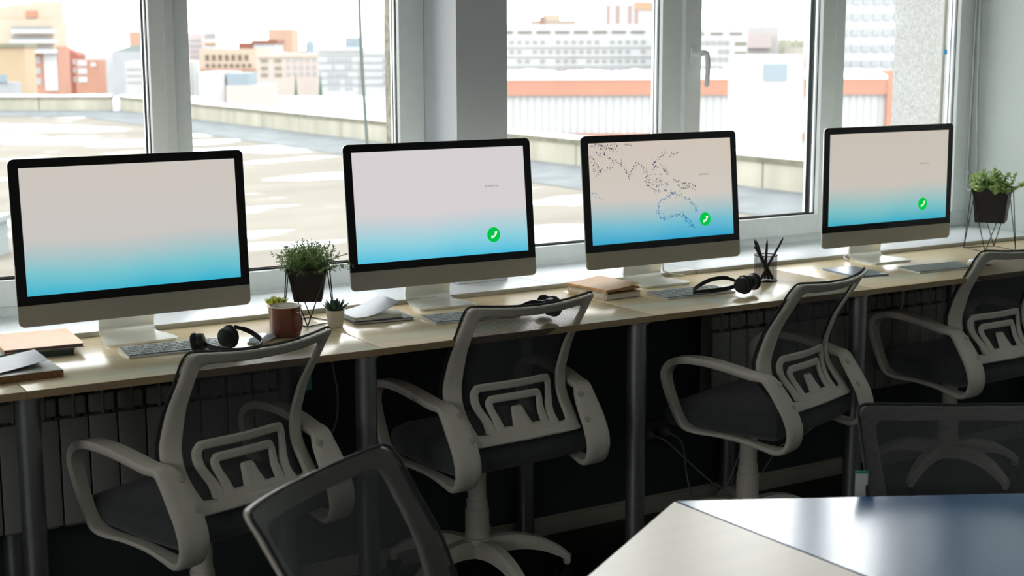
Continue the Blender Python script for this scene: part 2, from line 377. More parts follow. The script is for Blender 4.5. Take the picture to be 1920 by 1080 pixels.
# coastline of the dotted world map as seen on the screen (u right, v up; screen units 0..1)
COAST = [
 [(.02,.97),(.06,.99),(.10,.97),(.08,.94),(.13,.95),(.16,.93),(.14,.96),(.11,.985)], [(.15,.95),(.17,.99),(.19,.965),(.16,.925)], [(.24,.97),(.27,.975),(.30,.965)],
 [(.01,.88),(.03,.84),(.05,.78),(.07,.73),(.05,.69),(.03,.64)], [(.07,.73),(.10,.74),(.13,.75),(.16,.76)], [(.02,.80),(.04,.74),(.06,.70)], [(.05,.90),(.08,.87),(.12,.88),(.11,.91)],
 [(.13,.85),(.16,.82),(.20,.80),(.23,.76),(.25,.70),(.27,.66),(.28,.70),(.29,.74),(.32,.78),(.35,.77),(.37,.73),(.39,.68),(.38,.64)],
 [(.39,.68),(.41,.66),(.43,.68),(.44,.73),(.46,.74),(.43,.77),(.46,.80),(.50,.84)], [(.50,.85),(.53,.87),(.52,.90)], [(.56,.85),(.60,.86),(.62,.88)], [(.50,.74),(.52,.70),(.54,.66),(.53,.68),(.51,.72)],
 [(.37,.61),(.39,.57),(.42,.53),(.45,.50),(.48,.49)], [(.38,.63),(.41,.59),(.43,.55)], [(.44,.60),(.47,.61),(.49,.57),(.46,.54),(.44,.57)], [(.51,.58),(.53,.55),(.52,.52)],
 [(.50,.49),(.54,.48),(.57,.47),(.60,.46)], [(.58,.59),(.62,.57),(.66,.54),(.69,.51),(.66,.50),(.62,.52),(.60,.55)], [(.67,.56),(.71,.54),(.74,.51)], [(.48,.66),(.50,.65)],
]
COASTB = [[(.46,.36),(.49,.40),(.53,.43),(.56,.46),(.60,.44),(.64,.42),(.68,.38),(.72,.32),(.74,.26)], [(.46,.36),(.455,.30),(.47,.22),(.50,.21),(.55,.23),(.60,.24),(.64,.22),(.66,.15),(.70,.11),(.72,.08)], [(.62,.26),(.66,.20),(.70,.12)], [(.01,.50),(.035,.52)], [(.06,.45),(.07,.44)]]
def walk(lines, step, jit):
    pts = []
    for L in lines:
        for (a, b), (c2, d) in zip(L[:-1], L[1:]):
            n = max(1, int(math.hypot((c2-a)*.597, (d-b)*.336)/step))
            for k in range(n): t = k/n; pts.append(((a+(c2-a)*t-.5)*.597+random.gauss(0, jit), (b+(d-b)*t-.5)*.336+random.gauss(0, jit)))
    return pts
def dots(pts, r, y):
    b = MB(); vs = []; fs = []
    for x, z in pts:
        rr = r*random.uniform(.6, 1.25); i = len(vs)
        vs += [(x-rr, y, z), (x-rr*.4, y, z-rr*.8), (x+rr, y, z-rr*.2), (x+rr*.3, y, z+rr*.9)]; fs.append((i, i+1, i+2, i+3))
    return b.verts_faces(vs, fs)
SCREENS = [screen_mat('screen_glow_a', (205, 198, 190), (202, 198, 194), (120, 196, 206), (10, 176, 208)), screen_mat('screen_glow_b', (214, 208, 210), (214, 208, 210), (142, 208, 222), (40, 186, 222)),
           screen_mat('screen_glow_c', (208, 196, 184), (206, 200, 190), (110, 188, 208), (0, 158, 204)), screen_mat('screen_glow_d', (200, 192, 180), (202, 194, 184), (128, 192, 196), (0, 168, 196))]
def monitor(i, cx, cy, cz, yaw, tilt, base, label):
    root = empty('desktop_computer', (base[0], base[1], DESK), math.radians(yaw), label, 'computer', 'all-in-one computers in a row on the desks')
    # head: local frame at the screen centre
    inv = Rz(-math.radians(yaw)) @ Vector((cx-base[0], cy-base[1], cz-DESK))
    M = T(*inv) @ Rx(-math.radians(tilt))
    b = MB(); b.prism(rrect(-.325, .325, -.249, .192, .016), .0015, .0075, .001)
    prev = rrect(-.322, .322, -.246, .189, .016); vs = []; n = len(prev)
    lay = [(1, 1, .0075), (.93, .93, .016), (.75, .75, .031), (.5, .5, .042), (.2, .2, .046)]
    for sx_, sz, y in lay: vs += [(x*sx_, y, (z+.03)*sz-.03) for x, z in prev]
    fs = [(j*n+k, j*n+(k+1) % n, (j+1)*n+(k+1) % n, (j+1)*n+k) for j in range(len(lay)-1) for k in range(n)]+[tuple((len(lay)-1)*n+k for k in range(n))]
    b.verts_faces(vs, fs); o = b.build('housing', ALU, root); o.matrix_local = M
    b = MB(); b.prism(rrect(-.325, .325, -.192, .192, (.016, .016, 0, 0)), -.0015, .0015, .0006); o = b.build('black_bezel', BLKGLASS, root); o.matrix_local = M
    cam = MB(); cam.lathe([(.0035, 0), (.0035, .0003)], 12, T(0, -.0016, .18) @ Rx(PI/2)); oc = cam.build('webcam', mat('webcam_lens', (26, 30, 40), .1), o)
    b = MB(); b.prism(rrect(-.325, .325, -.249, -.1922, (0, 0, .016, .016)), -.0013, .0015, .0006); o = b.build('chin', ALUCH, root); o.matrix_local = M
    b = MB(); b.prism(rrect(-.2985, .2985, -.168, .168, 0), -.0019, -.0014); scr = b.build('screen', SCREENS[i], root, False); scr.matrix_local = M
    if i > 0:
        ix, iz = (.2985*2*.792-.2985, -.168+.336*.175)
        d = MB(); d.lathe([(.0236, 0), (.0236, .0002)], 40, T(ix, -.0021, iz) @ Rx(PI/2)); ic = d.build('call_icon', ICON, scr)
        g = MB(); P = []
        for k in range(13):
            a = math.radians(-100+k*110/12); rad = .0145; wd = .0027+.0027*(abs(k-6)/6)**2
            P.append(((ix-.0064+rad*math.cos(a), iz+.0074+rad*math.sin(a)), wd))
        L = [(p[0]+w_*math.cos(math.radians(-100+k*110/12)), p[1]+w_*math.sin(math.radians(-100+k*110/12))) for k, (p, w_) in enumerate(P)]
        R_ = [(p[0]-w_*math.cos(math.radians(-100+k*110/12)), p[1]-w_*math.sin(math.radians(-100+k*110/12))) for k, (p, w_) in enumerate(P)]
        vs = [(x, -.0025, z) for x, z in L+R_]; nn = len(L); fs = [(k, k+1, nn+k+1, nn+k) for k in range(nn-1)]
        g.verts_faces(vs, fs); g.build('handset_symbol', ICONW, ic)
        me = text_mesh('INCOMING CALL', .0078); me.transform(Matrix.Scale(.78, 4, (1, 0, 0)) ); me.transform(T(.2985*2*.795-.2985, -.0021, -.168+.336*.635)); link('caption', me, CAPT, scr)
    if i == 2:
        dots(walk(COAST,   .0038, .0026)+walk(COAST, .007, .008), .0021, -.0021).build('map_dots', MAPD, scr, False)['kind'] = 'stuff'
        dots(walk(COASTB, .0028, .0028)+walk(COASTB, .006, .006), .0021, -.0021).build('map_dots', MAPB, scr, False)['kind'] = 'stuff'
        pts = [((.53+.018*k-.5)*.597, (.30+.02*j-.5)*.336) for k in range(6) for j in range(4)]; dots(pts, .0009, -.0021).build('map_dots', emit('map_pale', (96, 170, 200)), scr, False)['kind'] = 'stuff'
    # stand: one bent aluminium plate
    prof = spline([(0, .0035), (.08, .0035), (.128, .004), (.150, .012), (.157, .030), (.150, .06), (.128, .12), (.100, .20), (.082, .25)], 5)
    s = MB(); pts = []; secs = []
    for k, q in enumerate(prof):
        y, z = q.x, q.y; a = prof[max(0, k-1)]; c_ = prof[min(len(prof)-1, k+1)]; d = Vector((c_.x-a.x, c_.y-a.y)).normalized()
        t_ = min(1, max(0, y/.13)) if z < .02 else 1; hw = .101-.021*t_**2.0
        nrm = Vector((0, -d.y, d.x)); th = .0033
        if k == 0: hw -= .012
        if k == 1: hw -= .003
        pts.append((0, y, z)); secs.append([(-hw, nrm.y*th, nrm.z*th), (hw, nrm.y*th, nrm.z*th), (hw, -nrm.y*th, -nrm.z*th), (-hw, -nrm.y*th, -nrm.z*th)])
    s.sweep(pts, secs, closed=False); st = s.build('stand', ALUST, root, angle=30)
    hinge = MB(); hinge.box(-.05, .05, inv.y+.03, .11, inv.z-.06, inv.z-.02, .006); hinge.build('hinge', ALUST, root)
    return root
MON = [(1.144, 3.868, 1.180, 2.1, 3.4, (1.158, 3.862)), (2.132, 3.929, 1.177, -1.2, 5.9, (2.134, 3.893)), (2.974, 3.911, 1.175, -.2, 5.6, (2.972, 3.868)), (4.011, 3.881, 1.171, -1.4, .7, (4.010, 3.842))]
ML = ['large all-in-one computer with blank beige to blue screen, leftmost on the desks', 'all-in-one computer with a green call icon, second from left beside the spiky bush',
      'all-in-one computer showing a dotted world map and green call icon', 'all-in-one computer with a green call icon, rightmost beside the leafy potted plant']
for i, a in enumerate(MON): monitor(i, *a, ML[i])

# power leads that drop behind the two right monitors
def cable(name, pts, r, m, label, cat='cable', group=None):
    b = MB(); b.tube(spline(pts, 8), r, 8); o = b.build(name, m); return tag(o, label, cat, group)
WCORD = mat('pale_cable', (205, 208, 204), .5); GCORD = mat('grey_cable', (150, 152, 148), .5)
cable('power_cable', [(3.02, 4.00, 1.02), (3.06, 4.02, .93), (3.07, 4.03, .878), (3.09, 4.035, .8672), (3.12, 4.025, .857), (3.15, 4.01, .8545)], .0028, WCORD, 'white power cable behind the stand of the map monitor')
cable('power_cable', [(4.06, 3.98, 1.0), (4.07, 4.0, .93), (4.0, 4.025, .878), (3.93, 4.02, .860), (3.905, 3.97, .8545)], .0028, WCORD, 'white power cable behind the stand of the rightmost monitor')
cable('power_cable', [(3.95, 3.70, .826), (3.97, 3.74, .78), (4.02, 3.80, .70), (4.08, 3.86, .662), (4.13, 3.90, .70), (4.12, 3.92, .80)], .0035, WCORD, 'white cable sagging under the desk near the right wall')
cable('power_cable', [(1.75, 3.96, .82), (1.765, 3.97, .70), (1.785, 3.98, .60), (1.775, 3.985, .50), (1.72, 3.99, .42), (1.70, 3.99, .30)], .003, GCORD, 'grey cable hanging down the dark wall right of the leftmost chair')

# ------------------------------------------------------------------ keyboards, mice
KEYM = mat('keycap_white', (200, 204, 202), .5); KWELL = mat('key_well', (104, 112, 116), .6); KBAL = mat('keyboard_aluminium', (214, 212, 202), .4, metal=.3)
def keyboard():
    root = empty('keyboard'); W_, D_ = .279, .115
    b = MB(); t = bmesh.new()
    vs = [(-W_/2, -D_/2, .0005), (W_/2, -D_/2, .0005), (W_/2, D_/2, .0005), (-W_/2, D_/2, .0005), (-W_/2, -D_/2, .0045), (W_/2, -D_/2, .0045), (W_/2, D_/2, .0108), (-W_/2, D_/2, .0108)]
    b.verts_faces(vs, [(0, 1, 2, 3), (4, 5, 6, 7), (0, 1, 5, 4), (1, 2, 6, 5), (2, 3, 7, 6), (3, 0, 4, 7)]); b.build('body', KBAL, root, False)
    q_ = MB(); q_.verts_faces([(-W_/2+.004, -D_/2+.004, .0049), (W_/2-.004, -D_/2+.004, .0049), (W_/2-.004, D_/2-.004, .0107), (-W_/2+.004, D_/2-.004, .0107)], [(0, 1, 2, 3)]); q_.build('key_well', KWELL, root, False)
    k = MB(); rows = [(14, .012), (14, .0165), (14, .0165), (13, .0165), (12, .0165), (9, .0165)]; y = D_/2-.006
    for r, (n, hgt) in enumerate(rows):
        sl = math.atan2(.0063, D_); x = -W_/2+.005; tot = W_-.010
        ws = [1]*n
        if r == 1: ws[-1] = 1.5
        if r == 2: ws[0] = 1.5
        if r == 3: ws[0] = 1.8; ws[-1] = 1.8
        if r == 4: ws[0] = 2.2; ws[-1] = 2.2
        if r == 5: ws[4] = 5
        u = tot/sum(ws)
        for q in ws:
            zc = .0045+(y-hgt/2+D_/2)/D_*.0063
            k.box(x+.0015, x+u*q-.0015, y-hgt+.0028, y, zc+.0003, zc+.0019, .0004, 1); x += u*q
        y -= hgt+.0008 if r == 0 else hgt+.0009
    k.build('keys', KEYM, root, False); return root
KB0 = keyboard()
KBL = [((1.203, 3.742), -2.5, 'white keyboard in front of the leftmost monitor, under a black headset'), ((2.112, 3.722), -4, 'white keyboard in front of the second monitor from left, partly behind a chair back'),
       ((2.942, 3.708), -1, 'white keyboard in front of the map monitor, beside a black headset'), ((4.042, 3.655), -4, 'white keyboard in front of the rightmost monitor, near the right chair')]
for i, (p, a, l) in enumerate(KBL):
    o = KB0 if i == 0 else copy_tree(KB0); o.location = (p[0], p[1], DESK); o.rotation_euler = (0, 0, math.radians(a)); tag(o, l, 'keyboard', 'white low keyboards on the desks')
def mouse():
    root = empty('computer_mouse'); b = MB(); vs = []; N = 24; lay = [(.80, .0045), (.97, .007), (.98, .010), (.86, .0155), (.6, .019), (.25, .0208)]
    for s, z in lay:
        for i in range(N):
            a = 2*PI*i/N; cx_, sy = math.cos(a), math.sin(a)
            x = .0285*s*math.copysign(abs(cx_)**.75, cx_); y = .0567*s*math.copysign(abs(sy)**.75, sy); vs.append((x, y, z-(.006*(abs(sy)**2)*(s > .5)*(z > .009))))
    fs = [(j*N+k, j*N+(k+1) % N, (j+1)*N+(k+1) % N, (j+1)*N+k) for j in range(len(lay)-1) for k in range(N)]+[tuple((len(lay)-1)*N+k for k in range(N))]
    b.verts_faces(vs, fs); b.build('top_shell', mat('mouse_white', (215, 220, 224), .25, coat=.5), root)
    c = MB(); c.box(-.022, .022, -.05, .05, 0, .005, .002); c.build('mouse_base', ALU, root); return root
MS = mouse()
for i, (p, a, l) in enumerate([((1.447, 3.725), -50, 'low white mouse on the desk left of the brown mug'), ((2.40, 3.77), -30, 'white mouse behind the top rail of the second chair from left'), ((4.262, 3.655), -20, 'white mouse right of the rightmost keyboard')]):
    o = MS if i == 0 else copy_tree(MS); o.location = (p[0], p[1], DESK); o.rotation_euler = (0, 0, math.radians(a)); tag(o, l, 'mouse', 'white mice on the desks')

# ------------------------------------------------------------------ headsets
FOAM = mat('ear_foam', (12, 12, 13), .8, bump=.3)
def headset(name, loc, rz, label, band, cupa, cupb, tilt_a, tilt_b):
    root = empty(name, (loc[0], loc[1], DESK), math.radians(rz), label, 'headset', 'black headsets lying on the desks')
    b = MB(); pts = spline(band, 8); secs = []
    for k, p in enumerate(pts):
        a = pts[max(0, k-1)]; c_ = pts[min(len(pts)-1, k+1)]; d = (c_-a).normalized(); up = Vector((0, 0, 1)); s_ = d.cross(up).normalized(); u = s_.cross(d)
        hw = .0065 if .1 < k/len(pts) < .9 else .005
        secs.append([u*hw+s_*.0015, u*hw-s_*.0015, -u*hw-s_*.0015, -u*hw+s_*.0015])
    b.sweep(pts, secs, closed=False); b.build('headband', BLACKPL, root)
    for (cx, cy, cz), (ry, rzz), sc in ((cupa, tilt_a, 1.0), (cupb, tilt_b, .9)):
        M = T(cx, cy, cz) @ Rz(math.radians(rzz)) @ Ry(math.radians(ry))
        c = MB(); c.lathe([(.012*sc, -.017), (.024*sc, -.015), (.027*sc, -.006), (.027*sc, .002)], 28, M @ Ry(PI/2)); cup = c.build('ear_cup', BLACKPL, root)
        f = MB(); f.lathe([(.027*sc, .002), (.031*sc, .006), (.031*sc, .013), (.026*sc, .018), (.012*sc, .015)], 28, M @ Ry(PI/2)); f.build('ear_cushion', FOAM, cup)
    if band[0][0] < .01: return root
    m = MB(); c0 = Vector(cupb); m.tube(spline([c0+Vector((0, -.012, 0)), c0+Vector((-.02, -.04, -.012)), c0+Vector((-.04, -.08, -.02)), c0+Vector((-.045, -.105, -.02))], 6), [.002]*16+[.004]*3, 8); m.build('microphone_boom', BLACKPL, root)
headset('headset', (1.30, 3.66), 0, 'black headset lying over the leftmost keyboard behind the leftmost chair back',
        [(.042, .0, .062), (.075, .002, .050), (.10, -.006, .034), (.108, -.03, .018), (.08, -.06, .012), (.02, -.07, .012), (-.035, -.045, .02), (-.055, -.02, .036)], (.022, .0, .036), (-.062, -.012, .032), (0, 20), (12, 150))
headset('headset', (2.27, 3.54), 0, 'black headset behind the mesh of the second chair from left',
        [(-.01, .0, .06), (-.05, .01, .062), (-.10, .02, .045), (-.13, .05, .03), (-.10, .10, .014), (-.03, .12, .014), (.03, .12, .03), (.05, .10, .045)], (.015, .0, .045), (.06, .10, .036), (0, 15), (0, 190))
headset('headset', (3.02, 3.58), 0, 'black headset lying on its side in front of the map monitor',
        [(.0, .0, .055), (-.04, .01, .066), (-.085, .03, .058), (-.115, .055, .034), (-.10, .085, .014), (-.04, .085, .012), (.03, .06, .02), (.075, .03, .04)], (.022, -.012, .040), (.082, .012, .042), (0, 12), (0, 10))

# ------------------------------------------------------------------ books and tablets
PAPER = mat('page_block', (228, 222, 206), .8, var=.08, nscale=300, stretch=(.1, .1, 4))
def book(name, loc, rz, w_, d_, h_, cover, label, pages=PAPER, z=DESK, lift=0, spiral=False, inset=.003, cat='notebook', grp=None, round_=.002):
    root = empty(name, (loc[0], loc[1], z), math.radians(rz), label, cat, grp)
    b = MB(); b.box(-w_/2+.001, w_/2-inset, -d_/2+inset, d_/2-inset, .0016, h_-.0016, .0006, 1); b.build('pages', pages, root, False)
    c = MB(); c.box(-w_/2, w_/2, -d_/2, d_/2, 0, .0016, .0006, 1); c.build('back_cover', cover, root)
    t = MB(); n = 14; pts = []; secs = []
    for k in range(n+1):
        u = k/n; x = -w_/2+w_*u; zz = h_-.0014+lift*max(0, u-.15)**1.7; x -= lift*.25*u**2
        pts.append((x, 0, zz)); secs.append([(0, -d_/2, -.0007), (0, d_/2, -.0007), (0, d_/2, .0007), (0, -d_/2, .0007)])
    t.sweep(pts, secs, closed=False); t.build('front_cover', cover, root)
    if not spiral:
        s = MB(); s.box(-w_/2-.0012, -w_/2+.0004, -d_/2, d_/2, 0, h_-.0006, .0005, 1); s.build('spine', cover, root)
    else:
        s = MB()
        for k in range(int(d_/.011)):
            y = -d_/2+.008+k*.011
            s.tube([(-w_/2+.001+math.cos(a)*.0095, y, h_/2+.0018+math.sin(a)*(h_/2+.0008)) for a in [2*PI*j/12 for j in range(12)]], .0024, 6, closed=True)
        s.build('spiral_binding', mat('spiral_wire', (244, 236, 216), .4), root)
    return root
PEACH = mat('peach_cover', (232, 188, 152), .45, spec=.15); TEALC = mat('grey_teal_cover', (92, 118, 112), .5); GREYC = mat('grey_card', (168, 174, 180), .45); KRAFT = mat('kraft_card', (205, 158, 104), .6)
BROWNP = mat('brown_edge_pages', (120, 88, 54), .8, var=.5, nscale=120); DGREY = mat('dark_grey_cover', (84, 92, 98), .5)
book('notebook', (.868, 3.935), -4, .19, .225, .018, TEALC, 'grey green notebook under the peach notebook at the left desk end', mat('dark_pages', (70, 78, 74), .8))
book('notebook', (.885, 3.945), -3, .205, .235, .011, PEACH, 'glossy peach coloured notebook, topmost at the left desk end', mat('grey_pages', (96, 100, 104), .6), z=DESK+.0182)
book('book', (.775, 3.645), 1, .165, .165, .021, mat('slate_cover', (150, 150, 140), .4), 'brown edged sketchbook with a curling grey cover by the first desk joint', BROWNP, lift=-.0, cat='book', inset=-.001)
lo = MB(); n = 14; pts = []; secs = []
for k in range(n+1):
    u = k/n; pts.append((.69+.15*u, 3.66+.01*u, DESK+.0232+.012*u**1.3)); hw = .085-.012*u; secs.append([(0, -hw+.03*u, -.0005), (0, hw+.03*u, -.0005), (0, hw+.03*u, .0005), (0, -hw+.03*u, .0005)])
lo.sweep(pts, secs, closed=False); tag(lo.build('paper_sheet', mat('pale_blue_paper', (168, 172, 174), .5)), 'pale grey sheet curling up from the brown edged sketchbook', 'paper')
book('notebook', (1.865, 3.862), -6, .185, .15, .009, DGREY, 'dark grey thin notebook under the open grey one beside the succulent')
book('notebook', (1.845, 3.868), -2, .155, .145, .013, GREYC, 'light grey notebook with lifted cover beside the white succulent pot', z=DESK+.0092, lift=.05)
book('notebook', (2.693, 3.850), 4, .145, .205, .020, mat('taupe_cover', (150, 130, 104), .6), 'cream spiral notebook under the kraft one left of the map monitor', spiral=True)
book('notebook', (2.694, 3.862), 7, .150, .205, .009, KRAFT, 'kraft brown notebook with loose cover, topmost left of the map monitor', mat('kraft_pages', (190, 146, 98), .7), z=DESK+.0245, lift=.012)
book('tablet', (3.722, 3.748), -8, .135, .205, .007, mat('blue_grey_tablet', (142, 156, 176), .3, metal=.3), 'thin blue grey tablet on the desk left of the rightmost monitor', mat('tablet_edge', (100, 110, 124), .4), cat='tablet', inset=.0)

# ------------------------------------------------------------------ mug
g = empty('mug', (1.531, 3.762, DESK), 0, 'brown enamel mug with pale inside on the left desk', 'mug')
b = MB(); b.lathe([(.038, 0), (.0425, .003), (.0445, .012), (.0445, .080), (.0462, .0835), (.0462, .0855), (.044, .0855)], 48, cap=False)
b.lathe([(.0, 0), (.038, 0)], 48, cap=False); b.build('mug_body', mat('brown_enamel', (108, 54, 37), .25, coat=.4, var=.1, nscale=20), g)
b = MB(); b.lathe([(.044, .0855), (.043, .080), (.043, .006), (.0, .004)], 48, cap=False); b.build('mug_lining', mat('cream_enamel', (226, 222, 208), .25), g)
b = MB(); b.lathe([(.0455, .0845), (.0475, .0852), (.0472, .0870), (.0455, .0875), (.044, .0862)], 48, cap=False); b.build('rim', mat('cream_rim', (200, 180, 160), .3), g)
b = MB(); a0 = math.radians(-76); R_ = Rz(a0); b.tube([R_ @ p for p in spline([(.0435, 0, .068), (.062, 0, .070), (.073, 0, .058), (.072, 0, .036), (.060, 0, .021), (.0435, 0, .018)], 6)], .0052, 10); b.build('mug_handle', MATS['brown_enamel'], g)

# ------------------------------------------------------------------ plants
def leaf_mesh(b, p, d, up, L, W_, curl=.2, n=4, th=0):
    d = d.normalized(); s = d.cross(up)
    if s.length < .05: s = d.cross(Vector((1, 0, 0)))
    s.normalize(); nrm = s.cross(d); vs = []; fs = []
    for k in range(n+1):
        t = k/n; c = p+d*L*t-nrm*(-curl*L*t*t); w_ = W_*math.sin(PI*min(1, .12+t*.88))**.7*(1 if t < .98 else 0)
        vs += [c-s*w_+nrm*w_*.25, c, c+s*w_+nrm*w_*.25]
    for k in range(n): a = 3*k; fs += [(a, a+1, a+4, a+3), (a+1, a+2, a+5, a+4)]
    b.append((vs, fs))
def flush(lst, name, m, parent):
    V = []; F = []
    for vs, fs in lst: o = len(V); V += [tuple(v) for v in vs]; F += [tuple(i+o for i in f) for f in fs]
    me = bpy.data.meshes.new(name); me.from_pydata(V, [], F); me.shade_smooth(); return link(name, me, m, parent)
def leafmat(name, a, b2, rough=.45):
    m = mat(name, a, rough, var=.3, nscale=25); t = m.node_tree; r = [x for x in t.nodes if x.type == 'VALTORGB'][0]
    r.color_ramp.elements[0].color = lin(*a); r.color_ramp.elements[1].color = lin(*b2)
    p = t.nodes['Principled BSDF']; o = [x for x in t.nodes if x.type == 'OUTPUT_MATERIAL'][0]
    tr = t.nodes.new('ShaderNodeBsdfTranslucent'); mx = t.nodes.new('ShaderNodeMixShader'); mx.inputs[0].default_value = .3
    t.links.new(r.outputs[0], tr.inputs[0]); t.links.new(p.outputs[0], mx.inputs[1]); t.links.new(tr.outputs[0], mx.inputs[2]); t.links.new(mx.outputs[0], o.inputs[0]); return m
POTB = mat('black_pot', (15, 15, 15), .5, var=.1); WIRE = mat('black_wire', (16, 24, 24), .4, metal=.3); SOIL = mat('soil', (46, 36, 28), .9, var=.4)
def geo_stand(loc, rz, side, htop, pot_w, pot_b, pz0, pz1, name_l, pot_l, twist=45, tr=1.12):
    root = empty('plant_stand', (loc[0], loc[1], DESK), math.radians(rz), name_l, 'plant stand', 'black wire plant stands')
    h_ = side/2; B_ = [Vector((sx_*h_, sy*h_, .0018)) for sx_, sy in ((-1, -1), (1, -1), (1, 1), (-1, 1))]
    Tt = []
    for k in range(4):
        a = math.radians(-90+90*k+twist-45); rr = pot_w*.5*math.sqrt(2)+.003; Tt.append(Vector((rr*math.cos(a), rr*math.sin(a), htop)))
    b = MB()
    for k in range(4):
        b.tube([B_[k], B_[(k+1) % 4]], .0016, 6)
        for q in (Tt[(k-1) % 4], Tt[k]): b.tube([B_[k], q], .0018, 6)
        b.tube([Tt[k], Tt[(k+1) % 4]], .0016, 6)
    b.build('wire_frame', WIRE, root)
    pr_ = empty('potted_plant', (loc[0], loc[1], DESK+pz0), math.radians(rz)+math.radians(twist), pot_l, 'potted plant')
    v = []; t_ = .004
    def ring(w_, z): return [(-w_/2, -w_/2, z), (w_/2, -w_/2, z), (w_/2, w_/2, z), (-w_/2, w_/2, z)]
    H = pz1-pz0; lay = [ring(pot_b, 0), ring(pot_w, H), ring(pot_w-2*t_, H), ring(pot_w-2*t_-.006, H-.02)]
    for L in lay: v += L
    f = [(0, 1, 2, 3)]+[(j*4+k, j*4+(k+1) % 4, (j+1)*4+(k+1) % 4, (j+1)*4+k) for j in range(3) for k in range(4)]
    b = MB(); b.verts_faces(v, f); b.build('pot', POTB, pr_, False)
    b = MB(); q = pot_w-2*t_-.004; b.box(-q/2, q/2, -q/2, q/2, H-.022, H-.014); b.build('soil', SOIL, pr_, False)
    return pr_, H
# left: fine needled bush
pl, H = geo_stand((1.668, 3.912), 18, .107, .168, .114, .080, .068, .166, 'small black wire plant stand left of the second monitor', 'fine leaved dark green bush in a black square pot between two monitors', 45)
rng = random.Random(3); L = []; ST = MB()
for k in range(190):
    a = rng.uniform(0, 2*PI); e = rng.uniform(.02, 1)**.7; r0 = .04*rng.random(); p = Vector((r0*math.cos(a), r0*math.sin(a), H-.02))
    d = Vector((math.cos(a)*(1.15-e), math.sin(a)*(1.15-e), .38+e*.9)).normalized(); ln = rng.uniform(.055, .110)*(1.0 if e < .4 else .95); q = [p]
    for j in range(6):
        d = (d+Vector((rng.gauss(0, .12), rng.gauss(0, .12), -.05 if e < .5 else .02))).normalized(); q.append(q[-1]+d*ln/6)
    for j in range(1, 7):
        for _ in range(6):
            ax = (q[j]-q[j-1]).normalized(); rd = Vector((rng.gauss(0, 1), rng.gauss(0, 1), rng.gauss(0, 1))).normalized()
            leaf_mesh(L, q[j-1].lerp(q[j], rng.random()), ax*.7+rd*.9, rd.cross(ax), rng.uniform(.007, .014), .0013, .15, 2)
    if k % 3 == 0: ST.tube(q, .0008, 4)
flush(L, 'foliage', leafmat('bush_green', (60, 92, 46), (146, 172, 108)), pl); ST.build('stems', mat('stem_brown', (70, 66, 44), .7), pl)
# right: rounded light leaves
pl, H = geo_stand((4.614, 3.908), -14, .142, .249, .138, .112, .112, .248, 'tall black wire plant stand at the right wall end of the desks', 'light green leafy plant in a black square pot near the right wall', 48)
L = []; ST = MB()
for k in range(46):
    a = rng.uniform(0, 2*PI); r0 = .055*rng.random()**.5; p = Vector((r0*math.cos(a)*1.1, r0*math.sin(a), H-.02)); e = rng.random()
    d = Vector((math.cos(a)*(1-e)*1.2, math.sin(a)*(1-e)*1.2, .35+e)).normalized(); ln = rng.uniform(.045, .085)*(1.15 if rng.random() < .2 else 1); q = [p]
    for j in range(6): d = (d+Vector((rng.gauss(0, .1), rng.gauss(0, .1), 0))).normalized(); q.append(q[-1]+d*ln/6)
    for j in range(1, 7):
        for _ in range(3 if j < 6 else 6):
            ax = (q[j]-q[j-1]).normalized(); rd = Vector((rng.gauss(0, 1), rng.gauss(0, 1), rng.gauss(0, .6))).normalized()
            leaf_mesh(L, q[j], ax*.45+rd, ax, rng.uniform(.013, .021), .0068, .2, 3)
    ST.tube(q, .0013, 5)
flush(L, 'foliage', leafmat('fresh_green', (112, 150, 66), (210, 230, 160)), pl); ST.build('stems', mat('stem_green', (96, 116, 60), .6), pl)
# succulents
def succulent(loc, z, label, pot_m, rt, rb, hp, leaf_m, n, Lf, Wf, up):
    root = empty('potted_succulent', (loc[0], loc[1], z), 0, label, 'succulent')
    b = MB(); b.lathe([(rb*.9, 0), (rb, .002), (rt, hp), (rt-.003, hp), (rt-.004, hp-.008), (0, hp-.008)], 36, cap=False); b.build('pot', pot_m, root)
    b = MB(); b.lathe([(rt-.0045, hp-.012), (rt-.0045, hp-.007)], 24); b.build('soil', SOIL, root)
    L = []
    for ring_ in range(4):
        m_ = n-ring_*2; 
        for k in range(m_):
            a = 2*PI*(k+ring_*.5)/m_+rng.uniform(-.1, .1); el = .35+ring_*.32*up+rng.uniform(-.05, .1); d = Vector((math.cos(a)*math.cos(el), math.sin(a)*math.cos(el), math.sin(el)))
            p = Vector((math.cos(a)*.003, math.sin(a)*.003, hp-.006)); l_ = Lf*(1-.08*ring_)*rng.uniform(.9, 1.08)
            s = d.cross(Vector((0, 0, 1))).normalized(); nn = s.cross(d); vs = []; fs = []
            for j in range(7):
                t = j/6; w_ = Wf*(math.sin(PI*(.25+.75*t))**.8 if t < 1 else .02); c = p+d*l_*t+nn*l_*.22*t*t
                for q in range(8): aa = 2*PI*q/8; vs.append(c+s*w_*math.cos(aa)+nn*w_*.45*math.sin(aa))
            for j in range(6):
                for q in range(8): fs.append((j*8+q, j*8+(q+1) % 8, (j+1)*8+(q+1) % 8, (j+1)*8+q))
            L.append((vs, fs))
    flush(L, 'leaves', leaf_m, root)
succulent((1.703, 3.801), DESK, 'dark green spiky succulent in a cream pot right of the bush', mat('cream_ceramic', (214, 208, 190), .5), .0275, .0215, .052, mat('agave_green', (56, 84, 66), .45, var=.25, nscale=80), 12, .046, .0062, 1.0)
succulent((1.572, 3.925), DESK+.0, 'small yellow green succulent peeking out behind the brown mug', mat('tan_ceramic', (190, 170, 140), .5), .028, .02, .060, mat('yellow_green_leaf', (176, 182, 60), .45, var=.25, nscale=80), 13, .040, .0085, .8)

